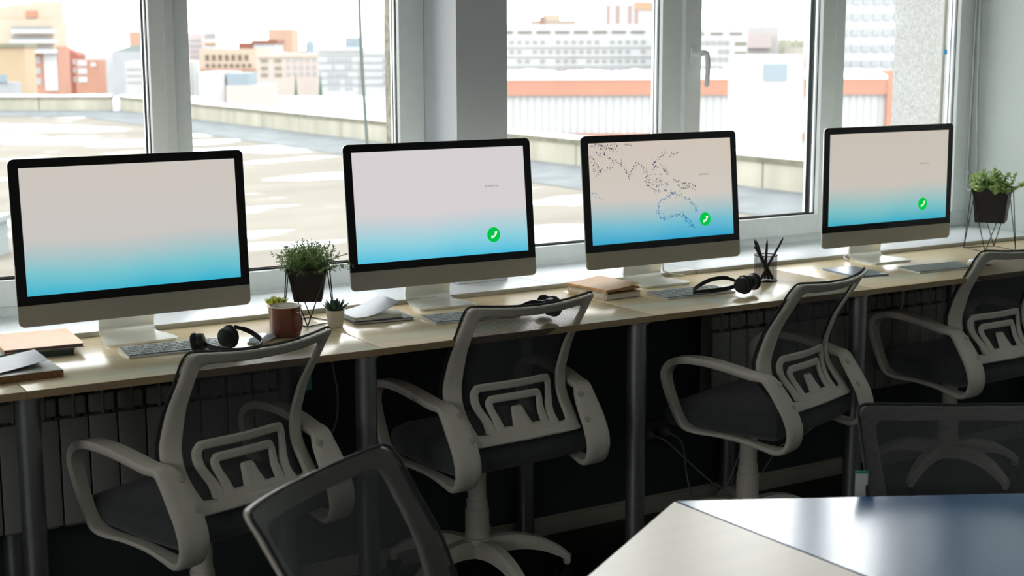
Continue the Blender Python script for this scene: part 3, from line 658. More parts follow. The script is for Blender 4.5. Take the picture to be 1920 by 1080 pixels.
# ------------------------------------------------------------------ pencil cup
g = empty('pencil_cup', (3.330, 3.786, DESK), 0, 'black wire mesh cup on the desk right of the map monitor', 'pencil cup')
b = MB(); b.lathe([(.040, .001), (.040, .090)], 48, cap=False)
nm = bpy.data.materials.new('wire_mesh'); nm.use_nodes = True; t = nm.node_tree; t.nodes.clear()
o_ = t.nodes.new('ShaderNodeOutputMaterial'); mx = t.nodes.new('ShaderNodeMixShader'); tr = t.nodes.new('ShaderNodeBsdfTransparent'); p_ = t.nodes.new('ShaderNodeBsdfPrincipled'); p_.inputs['Base Color'].default_value = lin(20, 20, 20)
tc = t.nodes.new('ShaderNodeTexCoord'); gr = t.nodes.new('ShaderNodeTexGradient'); gr.gradient_type = 'RADIAL'; s_ = t.nodes.new('ShaderNodeSeparateXYZ')
t.links.new(tc.outputs['Object'], gr.inputs[0]); t.links.new(tc.outputs['Object'], s_.inputs[0])
def mth(op, a, v=None, b_=None):
    n_ = t.nodes.new('ShaderNodeMath'); n_.operation = op; t.links.new(a, n_.inputs[0])
    if v is not None: n_.inputs[1].default_value = v
    if b_ is not None: t.links.new(b_, n_.inputs[1])
    return n_.outputs[0]
u_ = mth('MULTIPLY', gr.outputs['Fac'], 84); v_ = mth('MULTIPLY', s_.outputs['Z'], 333)
s1 = mth('PINGPONG', mth('ADD', u_, b_=v_), .5); s2 = mth('PINGPONG', mth('SUBTRACT', u_, b_=v_), .5)
k1 = mth('LESS_THAN', s1, .13); k2 = mth('LESS_THAN', s2, .13); kk = mth('MAXIMUM', k1, b_=k2)
t.links.new(kk, mx.inputs[0]); t.links.new(tr.outputs[0], mx.inputs[1]); t.links.new(p_.outputs[0], mx.inputs[2]); t.links.new(mx.outputs[0], o_.inputs[0])
b.build('mesh_wall', nm, g)
def ringt(z, r, rr): return [(r*math.cos(2*PI*k/40), r*math.sin(2*PI*k/40), z) for k in range(40)]
b = MB(); b.tube(ringt(.090, .040, 0), .0018, 8, closed=True); b.build('rim', WIRE, g)
b = MB(); b.tube(ringt(.0025, .040, 0), .0022, 8, closed=True); b.lathe([(.040, .0008), (.040, .002)], 40); b.build('base', WIRE, g)
def pencil(foot, tip, L_, kind, label):
    a, c_ = Vector(foot), Vector(tip); d = (c_-a).normalized(); q = a+d*L_
    root = empty('pencil' if kind == 'pencil' else 'pen', (3.330+a.x, 3.786+a.y, DESK+a.z), 0, label, 'pencil' if kind == 'pencil' else 'pen', 'pencils and pens in the wire cup')
    R_ = d.to_track_quat('Z', 'Y').to_matrix().to_4x4()
    if kind == 'pencil':
        b = MB(); b.lathe([(.0045, 0), (.0045, L_-.020)], 6, R_); b.build('barrel', mat('black_pencil', (18, 18, 18), .4), root)
        b = MB(); b.lathe([(.0045, L_-.020), (.0014, L_-.004), (.0002, L_)], 10, R_); b.build('point', mat('pencil_point', (40, 34, 30), .6), root)
    else:
        b = MB(); b.lathe([(.004, 0), (.0058, .004), (.0062, L_-.03), (.0052, L_-.028), (.0056, L_-.002), (.003, L_)], 16, R_); b.build('barrel', mat('black_pen', (14, 14, 15), .3), root)
        b = MB(); b.box(.0055, .0075, -.0016, .0016, L_-.045, L_-.006, .0006, 1); b.bm.transform(R_); b.build('clip', BLACKPL, root)
pencil((.015, -.002, .006), (-.028, .004, .10), .158, 'pencil', 'black pencil leaning left, left one of the close pair in the wire cup')
pencil((.022, .008, .006), (-.020, .008, .10), .154, 'pencil', 'black pencil leaning left, right one of the close pair in the wire cup')
pencil((.003, .006, .006), (.004, .002, .10), .140, 'pencil', 'upright black pencil in the middle of the wire cup')
pencil((-.022, .0, .006), (.026, -.012, .09), .168, 'pencil', 'black pencil leaning far right in the wire cup')
pencil((.024, -.012, .006), (-.030, -.006, .090), .142, 'pen', 'short thick black pen leaning left in the wire cup')

# ------------------------------------------------------------------ office chairs
PZ = [.50, .535, .56, .60, .63, .66, .70, .745, .79, .83, .88, .915, .955]
PY = [-.262, -.243, -.226, -.186, -.160, -.146, -.146, -.160, -.178, -.203, -.236, -.259, -.287]
def prof(z):
    if z <= PZ[0]: return PY[0]
    for i in range(len(PZ)-1):
        if z <= PZ[i+1]:
            t = (z-PZ[i])/(PZ[i+1]-PZ[i]); p0 = PY[max(0, i-1)]; p1 = PY[i]; p2 = PY[i+1]; p3 = PY[min(len(PY)-1, i+2)]
            return .5*((2*p1)+(-p0+p2)*t+(2*p0-5*p1+4*p2-p3)*t*t+(-p0+3*p1-3*p2+p3)*t**3)
    return PY[-1]
def S(x, z, off=0):
    """point on the curved back surface; off = distance towards the sitter"""
    cc = .045 if z > .66 else .045*max(.35, (z-.5)/.16)
    return Vector((x, prof(z)-cc*(1-(x/.218)**2)+off, z))
def ring_band(outer, inner, y_front, y_back, b, closed=True):
    """plate between two outlines in (x, z), laid on the back surface with rounded edges"""
    pts = []; secs = []
    for (ox, oz), (ix, iz) in zip(outer, inner):
        A = Vector((ox, oz)); B_ = Vector((ix, iz)); e = (B_-A); L_ = max(e.length, 1e-6); e /= L_; r = min(.0045, L_*.3)
        row = []
        nseg = 4
        for k in range(nseg+1):
            q = A+e*(r+(L_-2*r)*k/nseg); row.append(S(q.x, q.y, y_front))
        q = B_; row.append(S(q.x, q.y, y_front-(y_front-y_back)*.3)); row.append(S(q.x, q.y, y_front-(y_front-y_back)*.7))
        for k in range(nseg, -1, -1):
            q = A+e*(r+(L_-2*r)*k/nseg); row.append(S(q.x, q.y, y_back))
        q = A; row.append(S(q.x, q.y, y_front-(y_front-y_back)*.7)); row.append(S(q.x, q.y, y_front-(y_front-y_back)*.3))
        pts.append((0, 0, 0)); secs.append(row)
    b.sweep(pts, secs, closed=closed)
def resample(pts, n, closed=True):
    P = [Vector(p) for p in pts]; 
    if closed: P = P+[P[0]]
    d = [0]
    for a, c_ in zip(P[:-1], P[1:]): d.append(d[-1]+(c_-a).length)
    out = []; 
    for k in range(n if closed else n+1):
        s_ = d[-1]*k/n; i = max(j for j in range(len(d)) if d[j] <= s_+1e-9); i = min(i, len(P)-2); t_ = (s_-d[i])/max(1e-9, d[i+1]-d[i]); q = P[i].lerp(P[i+1], t_); out.append((q.x, q.y))
    return out
def polyband(line, hw, b, y_f=-.004, y_b=-.016):
    """band of half width hw along a polyline in (x, z)"""
    L_ = [Vector(p) for p in line]; o = []; i_ = []
    for k, p in enumerate(L_):
        a = L_[max(0, k-1)]; c_ = L_[min(len(L_)-1, k+1)]; d = (c_-a).normalized(); n_ = Vector((-d.y, d.x)); h = hw[k] if isinstance(hw, list) else hw
        o.append(tuple(p+n_*h)); i_.append(tuple(p-n_*h))
    ring_band(o, i_, y_f, y_b, b, closed=False)
def make_chair():
    root = empty('office_chair')
    # white back frame: flat wide border round the net
    N = 120; half = [(.0, .940), (.10, .943), (.188, .949), (.208, .9485), (.2175, .941), (.2195, .924), (.2175, .88), (.2165, .83), (.217, .78), (.218, .73), (.218, .68), (.214, .63), (.207, .585), (.2, .555), (.197, .538), (.1, .538)]
    ihalf = [(.0, .912), (.10, .914), (.160, .918), (.172, .916), (.180, .909), (.1825, .895), (.1805, .86), (.177, .82), (.173, .78), (.170, .73), (.168, .68), (.166, .635), (.164, .60), (.160, .577), (.152, .567), (.1, .566)]
    so = spline([(x, z, 0) for x, z in half], 6); si = spline([(x, z, 0) for x, z in ihalf], 6)
    outer = [(p.x, p.y) for p in so]+[(0, .538)]+[(-p.x, p.y) for p in so[::-1][:-1]]
    inner = [(p.x, p.y) for p in si]+[(0, .566)]+[(-p.x, p.y) for p in si[::-1][:-1]]
    b = MB(); ring_band(outer, inner, -.003, -.017, b); b.build('back_frame', WHITEPL, root)
    # lumbar support: two nested arches and a tongue rising from a base strip
    b = MB()
    def arch(xb, xt, z0, z1, r):
        q = [(-xb, z0), (-xb-.001, z0+.03), (-xt+.004, z0+(z1-z0)*.55), (-xt, z1-r), (-xt+r*.3, z1-r*.3), (-xt+r, z1)]
        full = q+[(0, z1+.001)]+[(-x, z) for x, z in q[::-1]]
        return [(p.x, p.y) for p in spline([(x, z, 0) for x, z in full], 6)]
    L1 = arch(.112, .132, .568, .691, .022); n1 = len(L1)
    polyband(L1, [.0118+.007*(abs(k/n1-.5)*2)**6 for k in range(n1)], b)
    L2 = arch(.080, .089, .572, .654, .015); n2 = len(L2)
    polyband(L2, [.0110+.006*(abs(k/n2-.5)*2)**6 for k in range(n2)], b)
    polyband([(0, .565), (0, .585), (0, .605), (0, .622), (0, .627)], [.040, .031, .024, .020, .015], b)
    polyband([(-.122+.244*k/20, .5655) for k in range(21)], .0125, b)
    for s_ in (-1, 1):
        pass
    b.build('lumbar_support', WHITEPL, root)
    # net: front sheet wrapped over the rim, with a denser hem
    b = MB(); nx, nz = 24, 34; vs = []; fs = []
    for j in range(nz+1):
        z = .545+(.9515-.545)*j/nz
        k_ = [p for p in so if True]; hw = .219
        if z > .925: hw = .2195-max(0, (z-.925)/.0265)**2.2*.022
        if z < .62: hw = .198+.02*(z-.545)/.075
        for i in range(nx+1): x = -hw+2*hw*i/nx; zz = z if z < .94 else z-(.010*(1-(x/.2)**2)*(z-.94)/.0115 if abs(x) < .2 else 0); vs.append(S(x, zz, .003))
    for j in range(nz):
        for i in range(nx): a = j*(nx+1)+i; fs.append((a, a+1, a+nx+2, a+nx+1))
    b.verts_faces(vs, fs); b.build('back_net', NET, root)
    hem = [(x*1.008, z+.003 if z > .9 else z) for x, z in outer if z > .56]; b = MB(); P = [S(x, z, .002) for x, z in hem if True]
    k0 = max(range(len(hem)), key=lambda k: (hem[k][1] < .6) * (1 if hem[k][0] > 0 else 0)*k) if False else 0
    right = [h for h in hem if h[0] > 0]; left = [h for h in hem if h[0] < 0]
    seq = right[::-1]+[(0, .943)]+left[::-1]
    b.tube([S(x, z, .0025) for x, z in seq], .0034, 6); b.build('net_hem', mat('black_hem', (38, 40, 42), .7, bump=.6, bscale=700), root)
    # armrests
    LP = [(-.205, .652, .243, .030, .010), (-.165, .657, .252, .028, .011), (-.09, .672, .262, .026, .012), (-.01, .682, .268, .025, .0125), (.07, .680, .27, .024, .0125), (.12, .664, .27, .023, .0125), (.144, .634, .27, .022, .0125), (.143, .595, .269, .020, .0125), (.121, .535, .266, .018, .012),
          (.094, .480, .263, .018, .011), (.070, .458, .260, .022, .008), (.025, .450, .255, .024, .006), (-.05, .449, .246, .020, .006), (-.13, .444, .240, .018, .007), (-.20, .434, .236, .022, .008), (-.252, .430, .234, .030, .0095), (-.288, .448, .233, .037, .0105), (-.302, .49, .232, .041, .010), (-.288, .54, .232, .042, .009), (-.258, .588, .233, .041, .009), (-.228, .628, .236, .036, .010)]
    for sgn in (-1, 1):
        P = spline([(y, z, x) for y, z, x, h, t_ in LP], 4, closed=True); Q = spline([(h, t_, 0) for y, z, x, h, t_ in LP], 4, closed=True); n = len(P)
        pts = []; secs = []
        for k in range(n):
            y, z, x = P[k]; h, t_ = Q[k].x, Q[k].y; a = P[k-1]; c_ = P[(k+1) % n]; d = Vector((0, c_.x-a.x, c_.y-a.y)).normalized(); nn = Vector((0, -d.z, d.y)); X = Vector((sgn, 0, 0)); r = .35
            sec = [X*h*c1+nn*t_*s1 for c1, s1 in ((1, .45), (.86, .9), (.4, 1.0), (-.4, 1.0), (-.86, .9), (-1, .45), (-1, -.45), (-.86, -.9), (-.4, -1), (.4, -1), (.86, -.9), (1, -.45))]
            pts.append((x*sgn, y, z)); secs.append(sec)
        b = MB(); b.sweep(pts, secs); ar = b.build('armrest', WHITEPL, root)
        for (bx, by, bz, ba) in ((.215, -.236, .636, 50), (.206, -.281, .569, 58)):
            q = MB(); q.lathe([(.0095, -.004), (.0095, .0015), (.0065, .003)], 18, T(sgn*bx, by, bz) @ Rx(math.radians(ba))); q.build('bolt', mat('bolt_cap', (176, 172, 158), .35), ar)
    # seat
    b = MB(); t = bmesh.new(); bmesh.ops.create_cube(t, size=1); bmesh.ops.subdivide_edges(t, edges=t.edges[:], cuts=7, use_grid_fill=True)
    for v in t.verts:
        x, y, z = v.co*2; r = max(abs(x), abs(y)); 
        sx_ = x*math.sqrt(1-.09*y*y); sy = y*math.sqrt(1-.09*x*x); e = 1-.10*(abs(z))**3*(r**4)
        v.co = Vector((sx_*.250*e, .010-.045+sy*.218*e, .491+z*.045*(1-.13*r**6)+(.008*(1-r*r) if z > 0 else 0)-(.012*max(0, y-.5)**2*4 if y > .5 else 0)))
    b.add(t); b.build('seat', SEATF, root)
    b = MB(); b.box(-.15, .15, -.14, .16, .438, .452, .005); b.box(-.09, .09, -.12, .12, .42, .445, .006); b.box(-.21, .21, -.12, -.08, .440, .450, .003); b.box(-.21, .21, .01, .05, .440, .450, .003); b.build('seat_mechanism', BLACKPL, root)
    # back joint, column, base
    b = MB(); b.lathe([(.0285, .43), (.0290, .292), (.0325, .2915), (.0328, .263), (.0368, .2625), (.0372, .19), (.040, .155)], 32); b.build('gas_lift_cover', WHITEPL, root)
    base = MB(); base.lathe([(.036, .112), (.047, .118), (.052, .155), (.047, .172), (.038, .176)], 32); hub = base.build('base', WHITEPL, root)
    for k in range(5):
        a = math.radians(-22+72*k); R_ = Rz(a); pts = spline([(.03, 0, .142), (.11, 0, .150), (.19, 0, .137), (.26, 0, .105), (.292, 0, .082)], 5); sec = []; P = []
        for j, p in enumerate(pts):
            u = j/(len(pts)-1); hw = .036-.020*u**.7; hh = .026-.013*u
            sec.append([R_ @ Vector(q) for q in ((0, -hw, -hh), (0, -hw*.9, hh*.5), (0, -hw*.5, hh), (0, hw*.5, hh), (0, hw*.9, hh*.5), (0, hw, -hh))]); P.append(R_ @ p)
        m = MB(); m.sweep(P, sec, closed=False); m.lathe([(.010, .058), (.012, .066), (.013, .09)], 14, R_ @ T(.287, 0, 0)); m.build('star_leg', WHITEPL, hub)
        w_ = MB()
        for sy in (-1, 1): w_.lathe([(.006, -.009), (.024, -.0085), (.026, -.005), (.026, .005), (.024, .0085), (.006, .009)], 24, R_ @ T(.287, 0, 0) @ Rz(.9*k+.4) @ T(-.012, sy*.014, .0262) @ Rx(PI/2))
        w_.lathe([(.008, .03), (.008, .062)], 10, R_ @ T(.287, 0, 0)); w_.build('caster', CASTER, hub)
    return root
CH0 = make_chair(); TAGGED = []
CHAIRS = [((1.189, 3.549), 16.6, 'white framed mesh office chair, leftmost at the desks', 0), ((2.111, 3.690), 4.3, 'white framed mesh office chair at the second monitor from left', 0), ((3.063, 3.543), 18.0, 'white framed mesh office chair turned left, before the pencil cup', 0),
          ((4.179, 3.690), 2.3, 'white framed mesh office chair at the rightmost desk, cut by the right edge', 0), ((2.225, 1.825), 148, 'office chair seen from its mesh front behind the blue table', -.055), ((1.108, 1.944), 214, 'blurred office chair in the foreground left of the cream table', -.012)]
for i, (p, a, l, dz) in enumerate(CHAIRS):
    o = CH0 if i == 0 else copy_tree(CH0); o.location = (p[0], p[1], dz); o.rotation_euler = (0, 0, math.radians(a)); tag(o, l, 'chair', 'white and grey mesh office chairs')
    if i in (0, 4): TAGGED.append((i, o))
    if dz:
        for ch in o.children:
            if ch.name.startswith(('base', 'gas_lift')): ch.location.z -= dz          # shorter gas lift: the star base stays on the floor
for i, o in TAGGED:      # fabric label sewn into the hem
    z0, z1 = (.765, .825) if i == 0 else (.775, .835)
    m = MB(); y = prof(z0+.03)+.004; m.box(.217, .243, y-.0006, y+.0006, z0, z1-.004, .0003, 1); m.build('fabric_label', mat('teal_label', (60, 120, 124), .6) if i == 0 else mat('white_label', (206, 214, 216), .6), o)
    m = MB(); m.box(.216, .244, y-.001, y+.001, z1-.004, z1+.002, .0003, 1); m.build('label_seam', mat('label_seam', (70, 160, 165), .6) if i == 0 else mat('green_seam', (50, 150, 120), .6), o)

# ------------------------------------------------------------------ foreground tables
def poly_table(name, pts, z, th, m, label, edge, legs):
    cx = sum(p[0] for p in pts)/len(pts); cy = sum(p[1] for p in pts)/len(pts)
    root = empty(name, (cx, cy, 0), 0, label, 'table', None)
    def slab(P, z0, z1, bev):
        t = bmesh.new(); a = [t.verts.new((x-cx, y-cy, z0)) for x, y in P]; c_ = [t.verts.new((x-cx, y-cy, z1)) for x, y in P]
        t.faces.new(a[::-1]); t.faces.new(c_); n = len(P)
        for i in range(n): t.faces.new((a[i], a[(i+1) % n], c_[(i+1) % n], c_[i]))
        bmesh.ops.recalc_face_normals(t, faces=t.faces)
        if bev: bmesh.ops.bevel(t, geom=t.edges[:], offset=bev, segments=2, affect='EDGES')
        return MB().add(t)
    slab(pts, z-.001, z, 0).build('tabletop', m, root, False)
    q = [(cx+(x-cx)*1.0, cy+(y-cy)*1.0) for x, y in pts]
    slab(q, z-th, z-.0011, .0006).build('edge_band', edge, root)
    for lx, ly in legs:
        l = MB(); l.lathe([(.022, 0), (.022, z-th)], 20, T(lx-cx, ly-cy, 0)); l.build('table_leg', GREYLEG, root)
TZ = .77
A_ = (1.6927, 2.1728); Bl = (1.3182, 1.9254); Sm = (1.7152, 1.6810); Tr = (2.3195, 1.8462)      # plan corners of the two table tops, metres
def ext(a, b, t): return (a[0]+(b[0]-a[0])*t, a[1]+(b[1]-a[1])*t)
gapv = .0025
cream = [(x-.0015, y-.0005) for x, y in [A_, ext(A_, Sm, 2.4), ext(A_, Bl, 2.2)]]
CREAMT = wood('cream_table_top', (238, 224, 198), .34, .94, (1, 10, 10), spec=1)
CREAMT.node_tree.nodes['Principled BSDF'].inputs['Coat Weight'].default_value = .25; CREAMT.node_tree.nodes['Principled BSDF'].inputs['Coat Roughness'].default_value = .25
poly_table('table', cream, TZ, .022, CREAMT, 'cream topped table in the front, left of the dark seam', mat('dark_edge', (12, 16, 26), .5), [(1.58, 1.75), (1.15, 1.50)])
dirn = (Sm[0]-A_[0], Sm[1]-A_[1]); L_ = math.hypot(*dirn); nx_, ny_ = -dirn[1]/L_, dirn[0]/L_
o_ = .004
A2 = (A_[0]+nx_*o_, A_[1]+ny_*o_); S2 = ext((A_[0]+nx_*o_, A_[1]+ny_*o_), (Sm[0]+nx_*o_, Sm[1]+ny_*o_), 2.4)
blue = [A2, S2, ext(S2, (S2[0]+(Tr[0]-A_[0]), S2[1]+(Tr[1]-A_[1])), 1.6), ext(A2, Tr, 1.6)]
BLUET = mat('glossy_blue_laminate', (0, 92, 150), .2, var=.05, nscale=3, spec=.9, coat=.9)
BLUET.node_tree.nodes['Principled BSDF'].inputs['Coat Roughness'].default_value = .16
poly_table('table', blue, TZ, .022, BLUET, 'glossy dark blue table in the front right corner', mat('dark_edge_blue', (10, 20, 40), .5), [(1.80, 1.55), (2.35, 1.35)])

# ------------------------------------------------------------------ sockets and cords on the dark wall
SOCK = mat('dark_socket', (34, 38, 38), .5)
s = empty('wall_socket', (3.015, 4.01, .30), 0, 'dark double wall socket under the desks between chairs', 'socket')
b = MB(); b.box(-.085, .085, -.012, 0, -.045, .045, .004); b.build('plate', SOCK, s)
for x, l in ((-.03, 'left'), (.04, 'right')):
    p = MB(); p.lathe([(.019, 0), (.019, .012), (.012, .030), (.006, .034)], 20, T(3.015+x, 3.998, .30) @ Rx(PI/2)); tag(p.build('power_plug', mat('grey_plug', (118, 118, 112), .5)), 'pale round plug in the %s outlet of the dark wall socket' % l, 'plug', 'plugs in the wall socket')
cable('cord', [(2.985, 3.962, .30), (3.00, 3.90, .29), (3.10, 3.90, .20), (3.22, 3.90, .10), (3.33, 3.92, .055), (3.42, 3.95, .05), (3.52, 3.95, .06)], .0032, GCORD, 'grey cord running from the left plug down along the baseboard')
cable('cord', [(3.055, 3.962, .30), (3.08, 3.92, .27), (3.09, 3.90, .15), (3.11, 3.88, .05), (3.14, 3.86, .004)], .0032, GCORD, 'grey cord dropping from the right plug to the floor')
cable('cord', [(3.30, 3.80, .55), (3.32, 3.84, .35), (3.31, 3.88, .20), (3.28, 3.90, .10), (3.24, 3.92, .03), (3.18, 3.93, .004)], .0028, GCORD, 'thin grey cord hanging behind the seat of the turned chair')
cable('cord', [(3.62, 3.70, .45), (3.56, 3.72, .34), (3.49, 3.76, .27), (3.43, 3.80, .23), (3.40, 3.86, .12)], .0028, GCORD, 'thin grey cord right of the turned chair column')
# ------------------------------------------------------------------ outside: concrete window returns, snowy roof, town
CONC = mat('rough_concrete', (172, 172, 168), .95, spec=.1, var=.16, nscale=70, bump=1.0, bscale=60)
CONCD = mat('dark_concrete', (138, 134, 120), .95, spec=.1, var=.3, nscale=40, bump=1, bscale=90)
def concrete(name, x0, x1, y0, y1, z0, z1, label, jag):
    b = MB(); nz = 60; vs = []; fs = []
    for k in range(nz+1):
        z = z0+(z1-z0)*k/nz; j = random.gauss(0, jag); vs += [(x0, y0, z), (x1, y0, z), (x1, y1+j, z), (x0+j*.3, y1+j, z)]
    for k in range(nz):
        for q in range(4): fs.append((k*4+q, k*4+(q+1) % 4, (k+1)*4+(q+1) % 4, (k+1)*4+q))
    fs += [(0, 1, 2, 3), (nz*4, nz*4+1, nz*4+2, nz*4+3)]
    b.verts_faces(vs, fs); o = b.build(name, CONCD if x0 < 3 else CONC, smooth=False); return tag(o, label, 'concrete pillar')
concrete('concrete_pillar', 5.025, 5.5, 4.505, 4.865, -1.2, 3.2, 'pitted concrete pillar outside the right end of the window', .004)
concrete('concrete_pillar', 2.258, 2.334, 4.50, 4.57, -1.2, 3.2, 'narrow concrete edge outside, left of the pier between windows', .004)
c = MB(); c.tube(spline([(4.975, 4.52, -.9), (4.975, 4.52, .9), (4.972, 4.52, 1.4), (4.975, 4.52, 2.0), (4.975, 4.52, 2.6)], 8), .008, 10); cb = tag(c.build('foam_strip', mat('grey_foam', (150, 150, 140), .8)), 'grey foam strip running down beside the outer pillar', 'strip')
b = MB(); b.box(4.962, 4.984, 4.508, 4.5125, 1.62, 1.64); b.build('blue_tape', mat('blue_tape', (30, 130, 180), .5), cb)

def roof_material():
    m = mat('wet_snowy_roof', (117, 112, 103), .95, spec=.02, var=.12, nscale=.5, stretch=(.4, 2, 1)); t = m.node_tree; p = t.nodes['Principled BSDF']
    tc = t.nodes.new('ShaderNodeTexCoord'); mp = t.nodes.new('ShaderNodeMapping'); mp.inputs['Rotation'].default_value = (0, 0, math.radians(22)); mp.inputs['Scale'].default_value = (.12, .34, 1); n = t.nodes.new('ShaderNodeTexNoise'); n.inputs['Scale'].default_value = 1.4; n.inputs['Detail'].default_value = 5
    t.links.new(tc.outputs['Object'], mp.inputs[0]); t.links.new(mp.outputs[0], n.inputs['Vector'])
    r = t.nodes.new('ShaderNodeValToRGB'); r.color_ramp.elements[0].position = .56; r.color_ramp.elements[0].color = (0, 0, 0, 1); r.color_ramp.elements[1].position = .60; r.color_ramp.elements[1].color = (1, 1, 1, 1)
    t.links.new(n.outputs['Fac'], r.inputs[0]); mx = t.nodes.new('ShaderNodeMixRGB'); base = [x for x in t.nodes if x.type == 'VALTORGB'][0]
    t.links.new(r.outputs[0], mx.inputs[0]); t.links.new(base.outputs[0], mx.inputs[1]); mx.inputs[2].default_value = lin(212, 214, 218); t.links.new(mx.outputs[0], p.inputs['Base Color']); return m
b = MB(); b.box(-60, 17.2, 4.62, 75, -1.25, -1.0); tag(b.build('flat_roof', roof_material(), smooth=False), 'wide flat roof outside with wet patches and old snow', 'roof')
PARA = mat('stained_parapet', (150, 147, 134), .95, spec=.05, var=.18, nscale=1.2, stretch=(1, 3, .3)); SNOW = mat('snow', (215, 217, 220), .8, var=.02); MOSS = mat('mossy_cap', (100, 98, 82), .9, var=.3, nscale=4)
FLASH = mat('grey_flashing', (106, 109, 109), .95, spec=.05, var=.15, nscale=1.5)
def parapet(p0, p1, label, z0=-1.0, h=.72, n=40):
    a = Vector((p0[0], p0[1], 0)); c_ = Vector((p1[0], p1[1], 0)); L_ = (c_-a).length; ang = math.atan2(c_.y-a.y, c_.x-a.x)
    root = empty('roof_parapet', (a.x, a.y, z0), ang, label, 'parapet', 'low concrete parapet round the flat roof')
    k = 0; x = 0
    while x < L_:
        w_ = min(3.0, L_-x); b = MB(); b.box(x+.02, x+w_-.02, -.3, 0, 0, h-.06); b.build('parapet_panel', PARA, root, False); x += 3.0
    b = MB(); b.box(0, L_, -.33, .03, h-.10, h); b.build('cap', MOSS, root, False)
    vs = []; fs = []
    rr = random.Random(5)
    for j in range(n+1):
        x = L_*j/n; t_ = .05+.05*rr.random(); vs += [(x, -.33+.03*rr.random(), h), (x, .0+.02*rr.random(), h), (x, -.03, h+t_*.8), (x, -.28, h+t_)]
    for j in range(n):
        for q in range(4): fs.append((j*4+q, j*4+(q+1) % 4, (j+1)*4+(q+1) % 4, (j+1)*4+q))
    b = MB(); b.verts_faces(vs, fs); b.build('snow_cover', SNOW, root)
    b = MB(); b.verts_faces([(0, 0, .16), (L_, 0, .16), (L_, 2.0, .01), (0, 2.0, .01), (0, 0, 0), (L_, 0, 0)], [(0, 1, 2, 3), (0, 3, 4), (1, 5, 2), (3, 2, 5, 4)]); b.build('flashing_strip', FLASH, root, False)
parapet((17.2, 4.7), (17.2, 59.5), 'long low stained parapet with a snow cap, crossing behind the monitors')
parapet((16.9, 59.5), (-20, 82), 'far parapet closing the roof at the left, under a beige block')
gr = MB(); gr.box(-600, 900, 4.7, 900, -14.2, -14); g_ = gr.build('snowy_ground', mat('snowy_street', (165, 167, 169), .8, var=.06, nscale=.02), smooth=False); g_['kind'] = 'structure'

YAW = math.radians(31.243)
def far(u, w_): return (u*math.cos(YAW)+w_*math.sin(YAW), -u*math.sin(YAW)+w_*math.cos(YAW))
def block(name, u0, u1, w_, ztop, depth, m, label, cat='building', group=None, zbot=-14):
    x, y = far((u0+u1)/2, w_); root = empty(name, (x, y, zbot), -YAW, label, cat, group); W_ = u1-u0
    b = MB(); b.box(-W_/2, W_/2, 0, depth, 0, ztop-zbot); b.build('wall', m, root, False)
    root['_w'] = W_; return root
def bx(root, name, m, x0, x1, z0, z1, y0=-.12, y1=.05):
    """x from the left end of the facade, z absolute"""
    W_ = root['_w']; zb = root.location.z; b = MB(); b.box(x0-W_/2, x1-W_/2, y0, y1, z0-zb, z1-zb); return b.build(name, m, root, False)
def grid(root, name, m, xs, zs, ww, hh, skip=0, yo=-.10):
    me = None; W_ = root['_w']; zb = root.location.z; rr = random.Random(len(xs)*7+len(zs))
    for z in zs:
        for x in xs:
            if skip and rr.random() < skip: continue
            if me is None: me = MB().box(0, ww, yo, .04, 0, hh).build(name, m, root, False); me.location = (x-W_/2, 0, z-zb); continue
            o = bpy.data.objects.new(name, me.data); COL.objects.link(o); o.parent = root; o.location = (x-W_/2, 0, z-zb)
def rng_(a, b_, n): return [a+(b_-a)*k/(n-1) for k in range(n)]
def unlin(c): return 255*(12.92*c if c <= .0031308 else 1.055*c**(1/2.4)-.055)
def fm(name, rgb, var=.05):
    k = .40; c = lin(*rgb); return mat(name, tuple(unlin(v*k) for v in c[:3]), .9, var=var, nscale=.4)   # washed-out facade tones, scaled down to offset the strong sky
CREAMB = fm('cream_render', (235, 214, 190)); PINK = fm('pink_stucco', (223, 185, 159)); WIN = fm('far_window', (192, 192, 188)); WINL = fm('pale_window', (208, 210, 210)); WHT = fm('white_panel', (237, 237, 235)); ORG = fm('orange_brick', (222, 162, 136)); RED = fm('red_brick', (196, 118, 98))
BRW = fm('brown_pane', (140, 122, 104)); TAN = fm('tan_block', (221, 195, 159)); GRY = fm('pale_grey', (206, 207, 209)); BLG = fm('blue_grey_panel', (176, 192, 200)); ROOFM = fm('mossy_roof_edge', (159, 157, 131))
# left group
r = block('apartment_tower', -56, -46.6, 150, 1.9, 4, ORG, 'cream and orange tower at the far left with banded balconies and a curved crown')
bx(r, 'upper_storeys', CREAMB, -1, 9.3, 1.2, 4.6, -.6, 4)
vs = [(-1, 0), (9.0, 0)] + [(9.0-10*k/10, 1.9-1.35*(k/10)**1.3) for k in range(11)]
b = MB(); b.prism([(x-r['_w']/2, z+4.6+14) for x, z in vs], 0, 4); b.build('curved_crown', CREAMB, r, False)
for k in range(3): bx(r, 'window_band', WIN, 5.0, 9.0, 4.1-1.0*k-.55, 4.1-1.0*k-.15, -.7, 0)
for k in range(3): bx(r, 'balcony', WHT, 5.2-.2*k, 9.4, 3.5-1.0*k-.28, 3.5-1.0*k+.1, -1.3, 0)
bx(r, 'brick_gable', ORG, 6.4, 7.5, 4.8, 5.5, -.15, 0)
bx(r, 'stair_strip', WHT, 8.0, 9.3, -2.6, 1.2, -.15, 0)
grid(r, 'window', WINL, [7.0], [-2, -.9, .2], .6, .7)
r = block('plain_block', -37, -30.0, 90, 1.9, 2, TAN, 'plain beige rooftop block at the far left edge', cat='building'); bx(r, 'roof_edge', ROOFM, -.1, 7.1, 1.75, 1.98, -.15, 2.1)
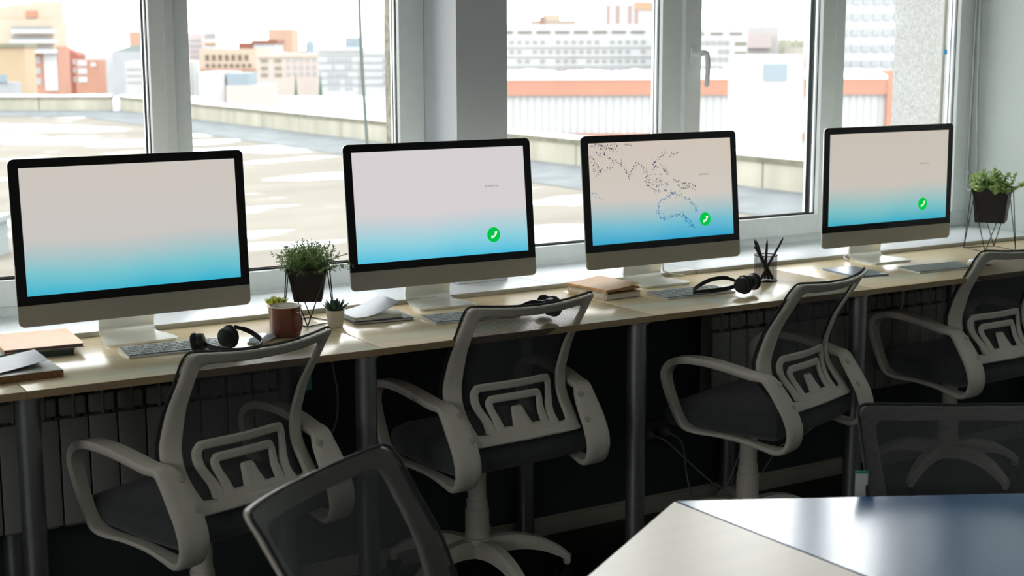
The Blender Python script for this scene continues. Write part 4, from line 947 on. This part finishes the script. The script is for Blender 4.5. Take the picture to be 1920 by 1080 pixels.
r = block('brick_house', -56.6, -53.4, 180, .9, 3, RED, 'dark red brick house with a peaked roof left of the window mullion'); b = MB(); b.prism([(-1.6, 14.9), (1.6, 14.9), (1.2, 15.2), (-.4, 15.9), (-1.3, 16.2)], 0, 3); b.build('peaked_roof', RED, r, False)
grid(r, 'window', WINL, [.4, 1.5, 2.5], [-2.4, -1.3, -.3], .6, .7)
r = block('brick_house', -53.2, -50.3, 178, .35, 3, ORG, 'lighter orange brick house right of the dark red one'); grid(r, 'balcony', WHT, [.3], [-2.4, -1.4, -.4], 1.1, .7); bx(r, 'round_vent', WHT, 1.9, 2.5, -.5, 0)
block('white_house', -68.3, -62.5, 230, 1.3, 10, WHT, 'small white house with a flat top behind the brick houses')
r = block('white_house', -61.5, -55.5, 225, 1.2, 10, GRY, 'pale house with a green grey gabled roof behind the brick houses'); b = MB(); b.prism([(-3.2, 15.2), (3.2, 15.2), (1.4, 16.2), (-.4, 16.0)], 0, 8); b.build('gable_roof', fm('green_grey_roof', (170, 181, 176)), r, False)
r = block('white_mid_rise', -53, -44, 200, -.1, 10, WHT, 'low white block with grey windows left of the window mullion'); grid(r, 'window', WIN, [3.3, 7.0], [-3.2, -2.3, -1.4], .7, .5); grid(r, 'balcony_rail', GRY, [.2], [-3, -2.1, -1.2], 2.6, .18)
block('slim_tower', -68, -64.2, 260, 4.7, 8, fm('slim_peach', (226, 178, 150)), 'slim peach tower just left of the window mullion')
# second field
r = block('slim_tower', -62, -59.2, 280, 4.6, 8, fm('pale_pink', (240, 221, 215)), 'slim pale pink tower right of the window mullion'); grid(r, 'balcony', GRY, [.3], [-1, 0, 1, 2, 3], 2.2, .35)
r = block('slim_tower', -56.6, -54.6, 270, 4.8, 8, WHT, 'slim white tower with yellow bands, second from the window mullion'); bx(r, 'yellow_band', fm('ochre_band', (214, 170, 109)), 0, 2, 2.2, 2.6); bx(r, 'dark_band', WIN, 0, 2, 3.6, 4.3)
r = block('office_block', -40.6, -33.2, 190, 1.6, 12, CREAMB, 'pale block with a row of dark brown windows'); grid(r, 'window', BRW, rng_(.8, 5.9, 7), [.1], .42, .75); grid(r, 'window', BRW, rng_(.8, 6.3, 8), [-.75], .42, .4); bx(r, 'orange_cornice', ORG, 0, 7.4, -1.15, -.98)
r = block('stepped_block', -45.0, -38.6, 240, 1.0, 12, WHT, 'white stepped block with rust brown roofs below the pink tower'); bx(r, 'upper_step', WHT, 2.6, 6.2, 1.0, 2.4, 0, 8); bx(r, 'rust_roof', fm('rust_roof', (170, 107, 84)), 2.4, 6.6, 2.4, 3.0, -.4, 8); bx(r, 'rust_roof', fm('rust_roof', (170, 107, 84)), .2, 2.6, 1.0, 2.6, -.2, 8)
block('pink_tower', -49.9, -45.0, 300, 5.6, 10, PINK, 'broad pink brown tower, tallest in the left part of the town')
for u0, u1, l in ((-48.9, -46.9, 'left of the pair of round tanks on a far roof'), (-45.2, -43.2, 'right of the pair of round tanks on a far roof')):
    x, y = far((u0+u1)/2, 321); b = MB(); b.lathe([(1, 0), (1, 16.6), (.8, 17.1), (.3, 17.5)], 20); o = b.build('roof_tank', BLG, loc=(x, y, -14)); tag(o, l, 'tank', 'domed tanks on far roofs')
block('low_white_block', -49.5, -42, 322.5, 1.2, 8, WHT, 'white block carrying the two round tanks')
r = block('cream_building', -29.6, -21.8, 170, 1.1, 12, fm('pale_cream', (242, 226, 214)), 'long pale cream building with small windows and green snowy trees before it')
grid(r, 'window', fm('olive_window', (176, 167, 140)), [.4, 2.0], [.05, -.8, -1.6], .8, .35); grid(r, 'window', WINL, rng_(3.4, 7.2, 6), [.1, -.7, -1.5], .3, .4); bx(r, 'cornice', CREAMB, 0, 7.8, .55, .66)
r = block('panel_block', -19.9, -10.0, 150, 1.75, 12, WHT, 'white grey panel building with five window rows behind the thin pole')
for k in range(5): bx(r, 'floor_joint', GRY, 0, 9.9, 1.0-.75*k-.1, 1.0-.75*k, -.14, .02)
bx(r, 'attic_band', WIN, .1, 4.5, 1.25, 1.38); grid(r, 'window', WINL, rng_(1.0, 3.2, 6), [.35, -.4, -1.15, -1.9, -2.65], .26, .32, .25); grid(r, 'window', WIN, [6.7], [.3, -.45, -1.2, -1.95], .5, .3); bx(r, 'lift_house', BLG, 2.7, 4.3, 1.75, 2.75, 1, 4); bx(r, 'drain_pipe', GRY, 4.2, 4.3, -3.6, .5, -.2, 0)
for u0, u1, h_ in ((-12.7, -12.2, 2.7), (-11.4, -10.8, 2.7)): pass
block('flat_house', -17.2, -15.75, 80, .38, 5, WHT, 'small white rooftop house with a grey blue shutter'); r = block('flat_house', -19.0, -17.4, 88, .25, 5, BLG, 'blue grey rooftop house at the right side of the window mullion')
r = block('flat_house', -15.6, -13.6, 79.5, -.35, 5, fm('pale_peach', (243, 229, 215)), 'low pale rooftop house with a blue grey upper box'); bx(r, 'upper_box', BLG, .0, 1.2, -.35, .30, .3, 3)
b = MB()
def fir(u, w_, ztop, hgt, label):
    x, y = far(u, w_); root = empty('fir_tree', (x, y, ztop-hgt), 0, label, 'tree', 'dark firs before the cream building'); b = MB()
    for k in range(6):
        z = hgt*(.12+.14*k); rr = hgt*.085*(1-k/6.5); b.lathe([(rr, z), (rr*.35, z+hgt*.16), (.02, z+hgt*.24)], 9, Rz(k), cap=True)
    b.build('crown', mat('fir_green', (52, 74, 56), .9, var=.4, nscale=6, bump=1, bscale=20), root); t = MB(); t.lathe([(.08, -.5), (.07, hgt*.3)], 8); t.build('trunk', mat('bark', (80, 66, 52), .9), root)
fir(-16.3, 110, -1.15, 12.8, 'left one of the two dark fir trees beyond the parapet'); fir(-15.1, 115, -.95, 13.0, 'right one of the two dark fir trees beyond the parapet')
block('neighbour_roof', -34, -8, 92, -1.8, 14, SNOW, 'low snow covered roof beyond the parapet, before the cream building')
# tall thin pole in front of the panel building
b = MB(); b.tube(spline([(4.86, 10, -1), (4.80, 10, .6), (4.775, 10, 1.0), (4.745, 10, 1.6), (4.735, 10, 2.2), (4.74, 10, 3.4), (4.76, 10, 5)], 8), .013, 10); tag(b.build('bent_pole', fm('green_grey_pole', (128, 140, 128))), 'thin slightly bent grey green pole on the roof behind the second monitor', 'pole')
# right group
r = block('panel_hotel', -4.2, 14.3, 140, 3.85, 14, WHT, 'long white panel building with four window rows and a dark attic strip')
grid(r, 'attic_window', fm('attic_strip', (150, 140, 123)), rng_(1.2, 15.6, 9), [3.0], 1.35, .2)
grid(r, 'window', WIN, rng_(4.0, 16.6, 18), [1.95, 1.05, .15, -.75], .46, .36, .14, -.03); grid(r, 'balcony', fm('balcony_olive', (159, 150, 126)), [2.0], [1.7, .85, 0], .6, .35)
bx(r, 'red_kiosk', RED, 8.8, 9.7, -1.1, -.5, -3, -1); bx(r, 'red_kiosk', RED, 9.9, 10.7, -1.1, -.6, -3, -1)
for k in range(4): bx(r, 'floor_joint', GRY, 0, 18.5, 1.7-.9*k-.06, 1.7-.9*k, -.14, .02)
r = block('rooftop_houses', 2.15, 7.1, 160, 4.6, 5, fm('pale_brown', (214, 195, 181)), 'cluster of brown and cream flats rising behind the long panel building'); bx(r, 'raised_part', CREAMB, 1.4, 3.2, 4.6, 5.2, 0, 4); bx(r, 'red_wall', fm('dusty_red', (195, 150, 135)), 1.0, 1.5, 3.8, 5.0, -.15, 4)
r = block('pink_tower', 14.3, 24, 220, 8.0, 12, fm('pale_block', (235, 229, 228)), 'pink striped pale tower behind the right end of the panel building')
for x in (0, 1.5, 3.3, 4.3): bx(r, 'brick_strip', fm('pink_brick', (206, 167, 157)), x, x+.35, 4, 8.0)
bx(r, 'orange_top', fm('peach_top', (228, 184, 150)), 4.3, 9.6, 7.2, 8.4, -.2, 5)
r = block('ribbed_hall', -4.0, 22.3, 75, .02, 12, WHT, 'long hall with an orange band over white ribs and snow on its roof')
bx(r, 'orange_band', ORG, 0, 23.3, -.78, .02, -.25, 0); bx(r, 'lower_band', fm('dull_orange', (206, 150, 128)), 0, 23.3, -3.1, -2.75, -.25, 0)
b = MB(); vs = []; fs = []; rr = random.Random(2); n = 80
for j in range(n+1):
    x = -13.15+26.3*j/n; h_ = .12+.16*rr.random(); vs += [(x, -.3, 14.02), (x, -.25, 14.02+h_*.7), (x, 1.2, 14.02+h_+.1), (x, 6, 14.2+h_)]
for j in range(n):
    for q in range(3): fs.append((j*4+q, j*4+q+1, (j+1)*4+q+1, (j+1)*4+q))
b.verts_faces(vs, fs); b.build('snow_drift', SNOW, r)
grid(r, 'rib_gap', fm('rib_shade', (214, 216, 216)), rng_(.35, 22.9, 62), [-2.7], .10, 1.9, 0, -.02)
bx(r, 'end_pillar', ORG, 23.3, 23.75, -3.1, .45, -.3, 2)
r = block('panel_block', 15.7, 21.0, 130, 3.35, 12, WHT, 'white panel building right of the window handle'); grid(r, 'attic_window', fm('attic_strip', (150, 140, 123)), rng_(.3, 3.7, 3), [2.75], 1.1, .16); grid(r, 'window', WIN, rng_(.4, 3.3, 6), [1.85, 1.1, .4, -.35], .4, .35, .15); grid(r, 'balcony', fm('balcony_olive', (159, 150, 126)), [4.2], [1.8, .95], 1.0, .28)
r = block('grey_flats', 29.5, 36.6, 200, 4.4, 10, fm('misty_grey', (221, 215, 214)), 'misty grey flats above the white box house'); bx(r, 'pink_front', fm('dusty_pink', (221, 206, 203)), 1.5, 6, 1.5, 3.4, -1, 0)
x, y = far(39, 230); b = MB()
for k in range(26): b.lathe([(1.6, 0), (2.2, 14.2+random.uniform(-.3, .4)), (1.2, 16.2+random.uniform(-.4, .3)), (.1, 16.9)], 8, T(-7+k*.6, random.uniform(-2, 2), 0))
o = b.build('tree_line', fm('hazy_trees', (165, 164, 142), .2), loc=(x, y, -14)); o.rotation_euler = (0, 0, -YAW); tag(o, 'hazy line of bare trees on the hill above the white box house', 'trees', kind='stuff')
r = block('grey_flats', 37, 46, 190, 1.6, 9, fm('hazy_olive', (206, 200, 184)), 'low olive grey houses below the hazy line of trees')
r = block('white_box_house', 7.0, 9.0, 45, 1.42, 2, fm('box_white', (243, 243, 242)), 'plain white box house with one grey louvred window', zbot=-14); bx(r, 'side_wall', fm('side_shade', (214, 214, 207)), 2.0, 2.05, -14, 1.40, 0, 2); bx(r, 'louvre_window', BLG, .80, 1.51, .62, 1.13, -.05, .02); bx(r, 'orange_edge', ORG, 2.04, 2.14, .4, 1.35, .3, 2)
r = block('white_tower_block', 18.6, 27, 90, 7.5, 3, fm('tower_white', (235, 237, 240)), 'white tower block with regular grey windows seen beside the concrete pillar')
grid(r, 'window', WINL, rng_(.4, 6.8, 11), rng_(-.55, 6.1, 8), .42, .42)
b = MB()
r = block('vent_house', -27.6, -26.6, 78, -.1, 1, GRY, 'pale chimney with a tilted hood beside the beige block', cat='chimney'); bx(r, 'hood', BLG, .1, .6, -.1, .3)
b = MB(); x, y = far(-7.2, 18.5); b.box(-.55, .55, -.4, .4, 0, .45); b.box(-.62, .62, -.46, .46, .45, .52); o = b.build('roof_box', fm('roof_box_grey', (185, 195, 195)), loc=(x, y, -1.0), smooth=False); o.rotation_euler = (0, 0, -YAW); tag(o, 'grey vent box on the snowy roof behind the leftmost monitor corner', 'vent box')
for o in list(bpy.data.objects):
    if '_w' in o: del o['_w']
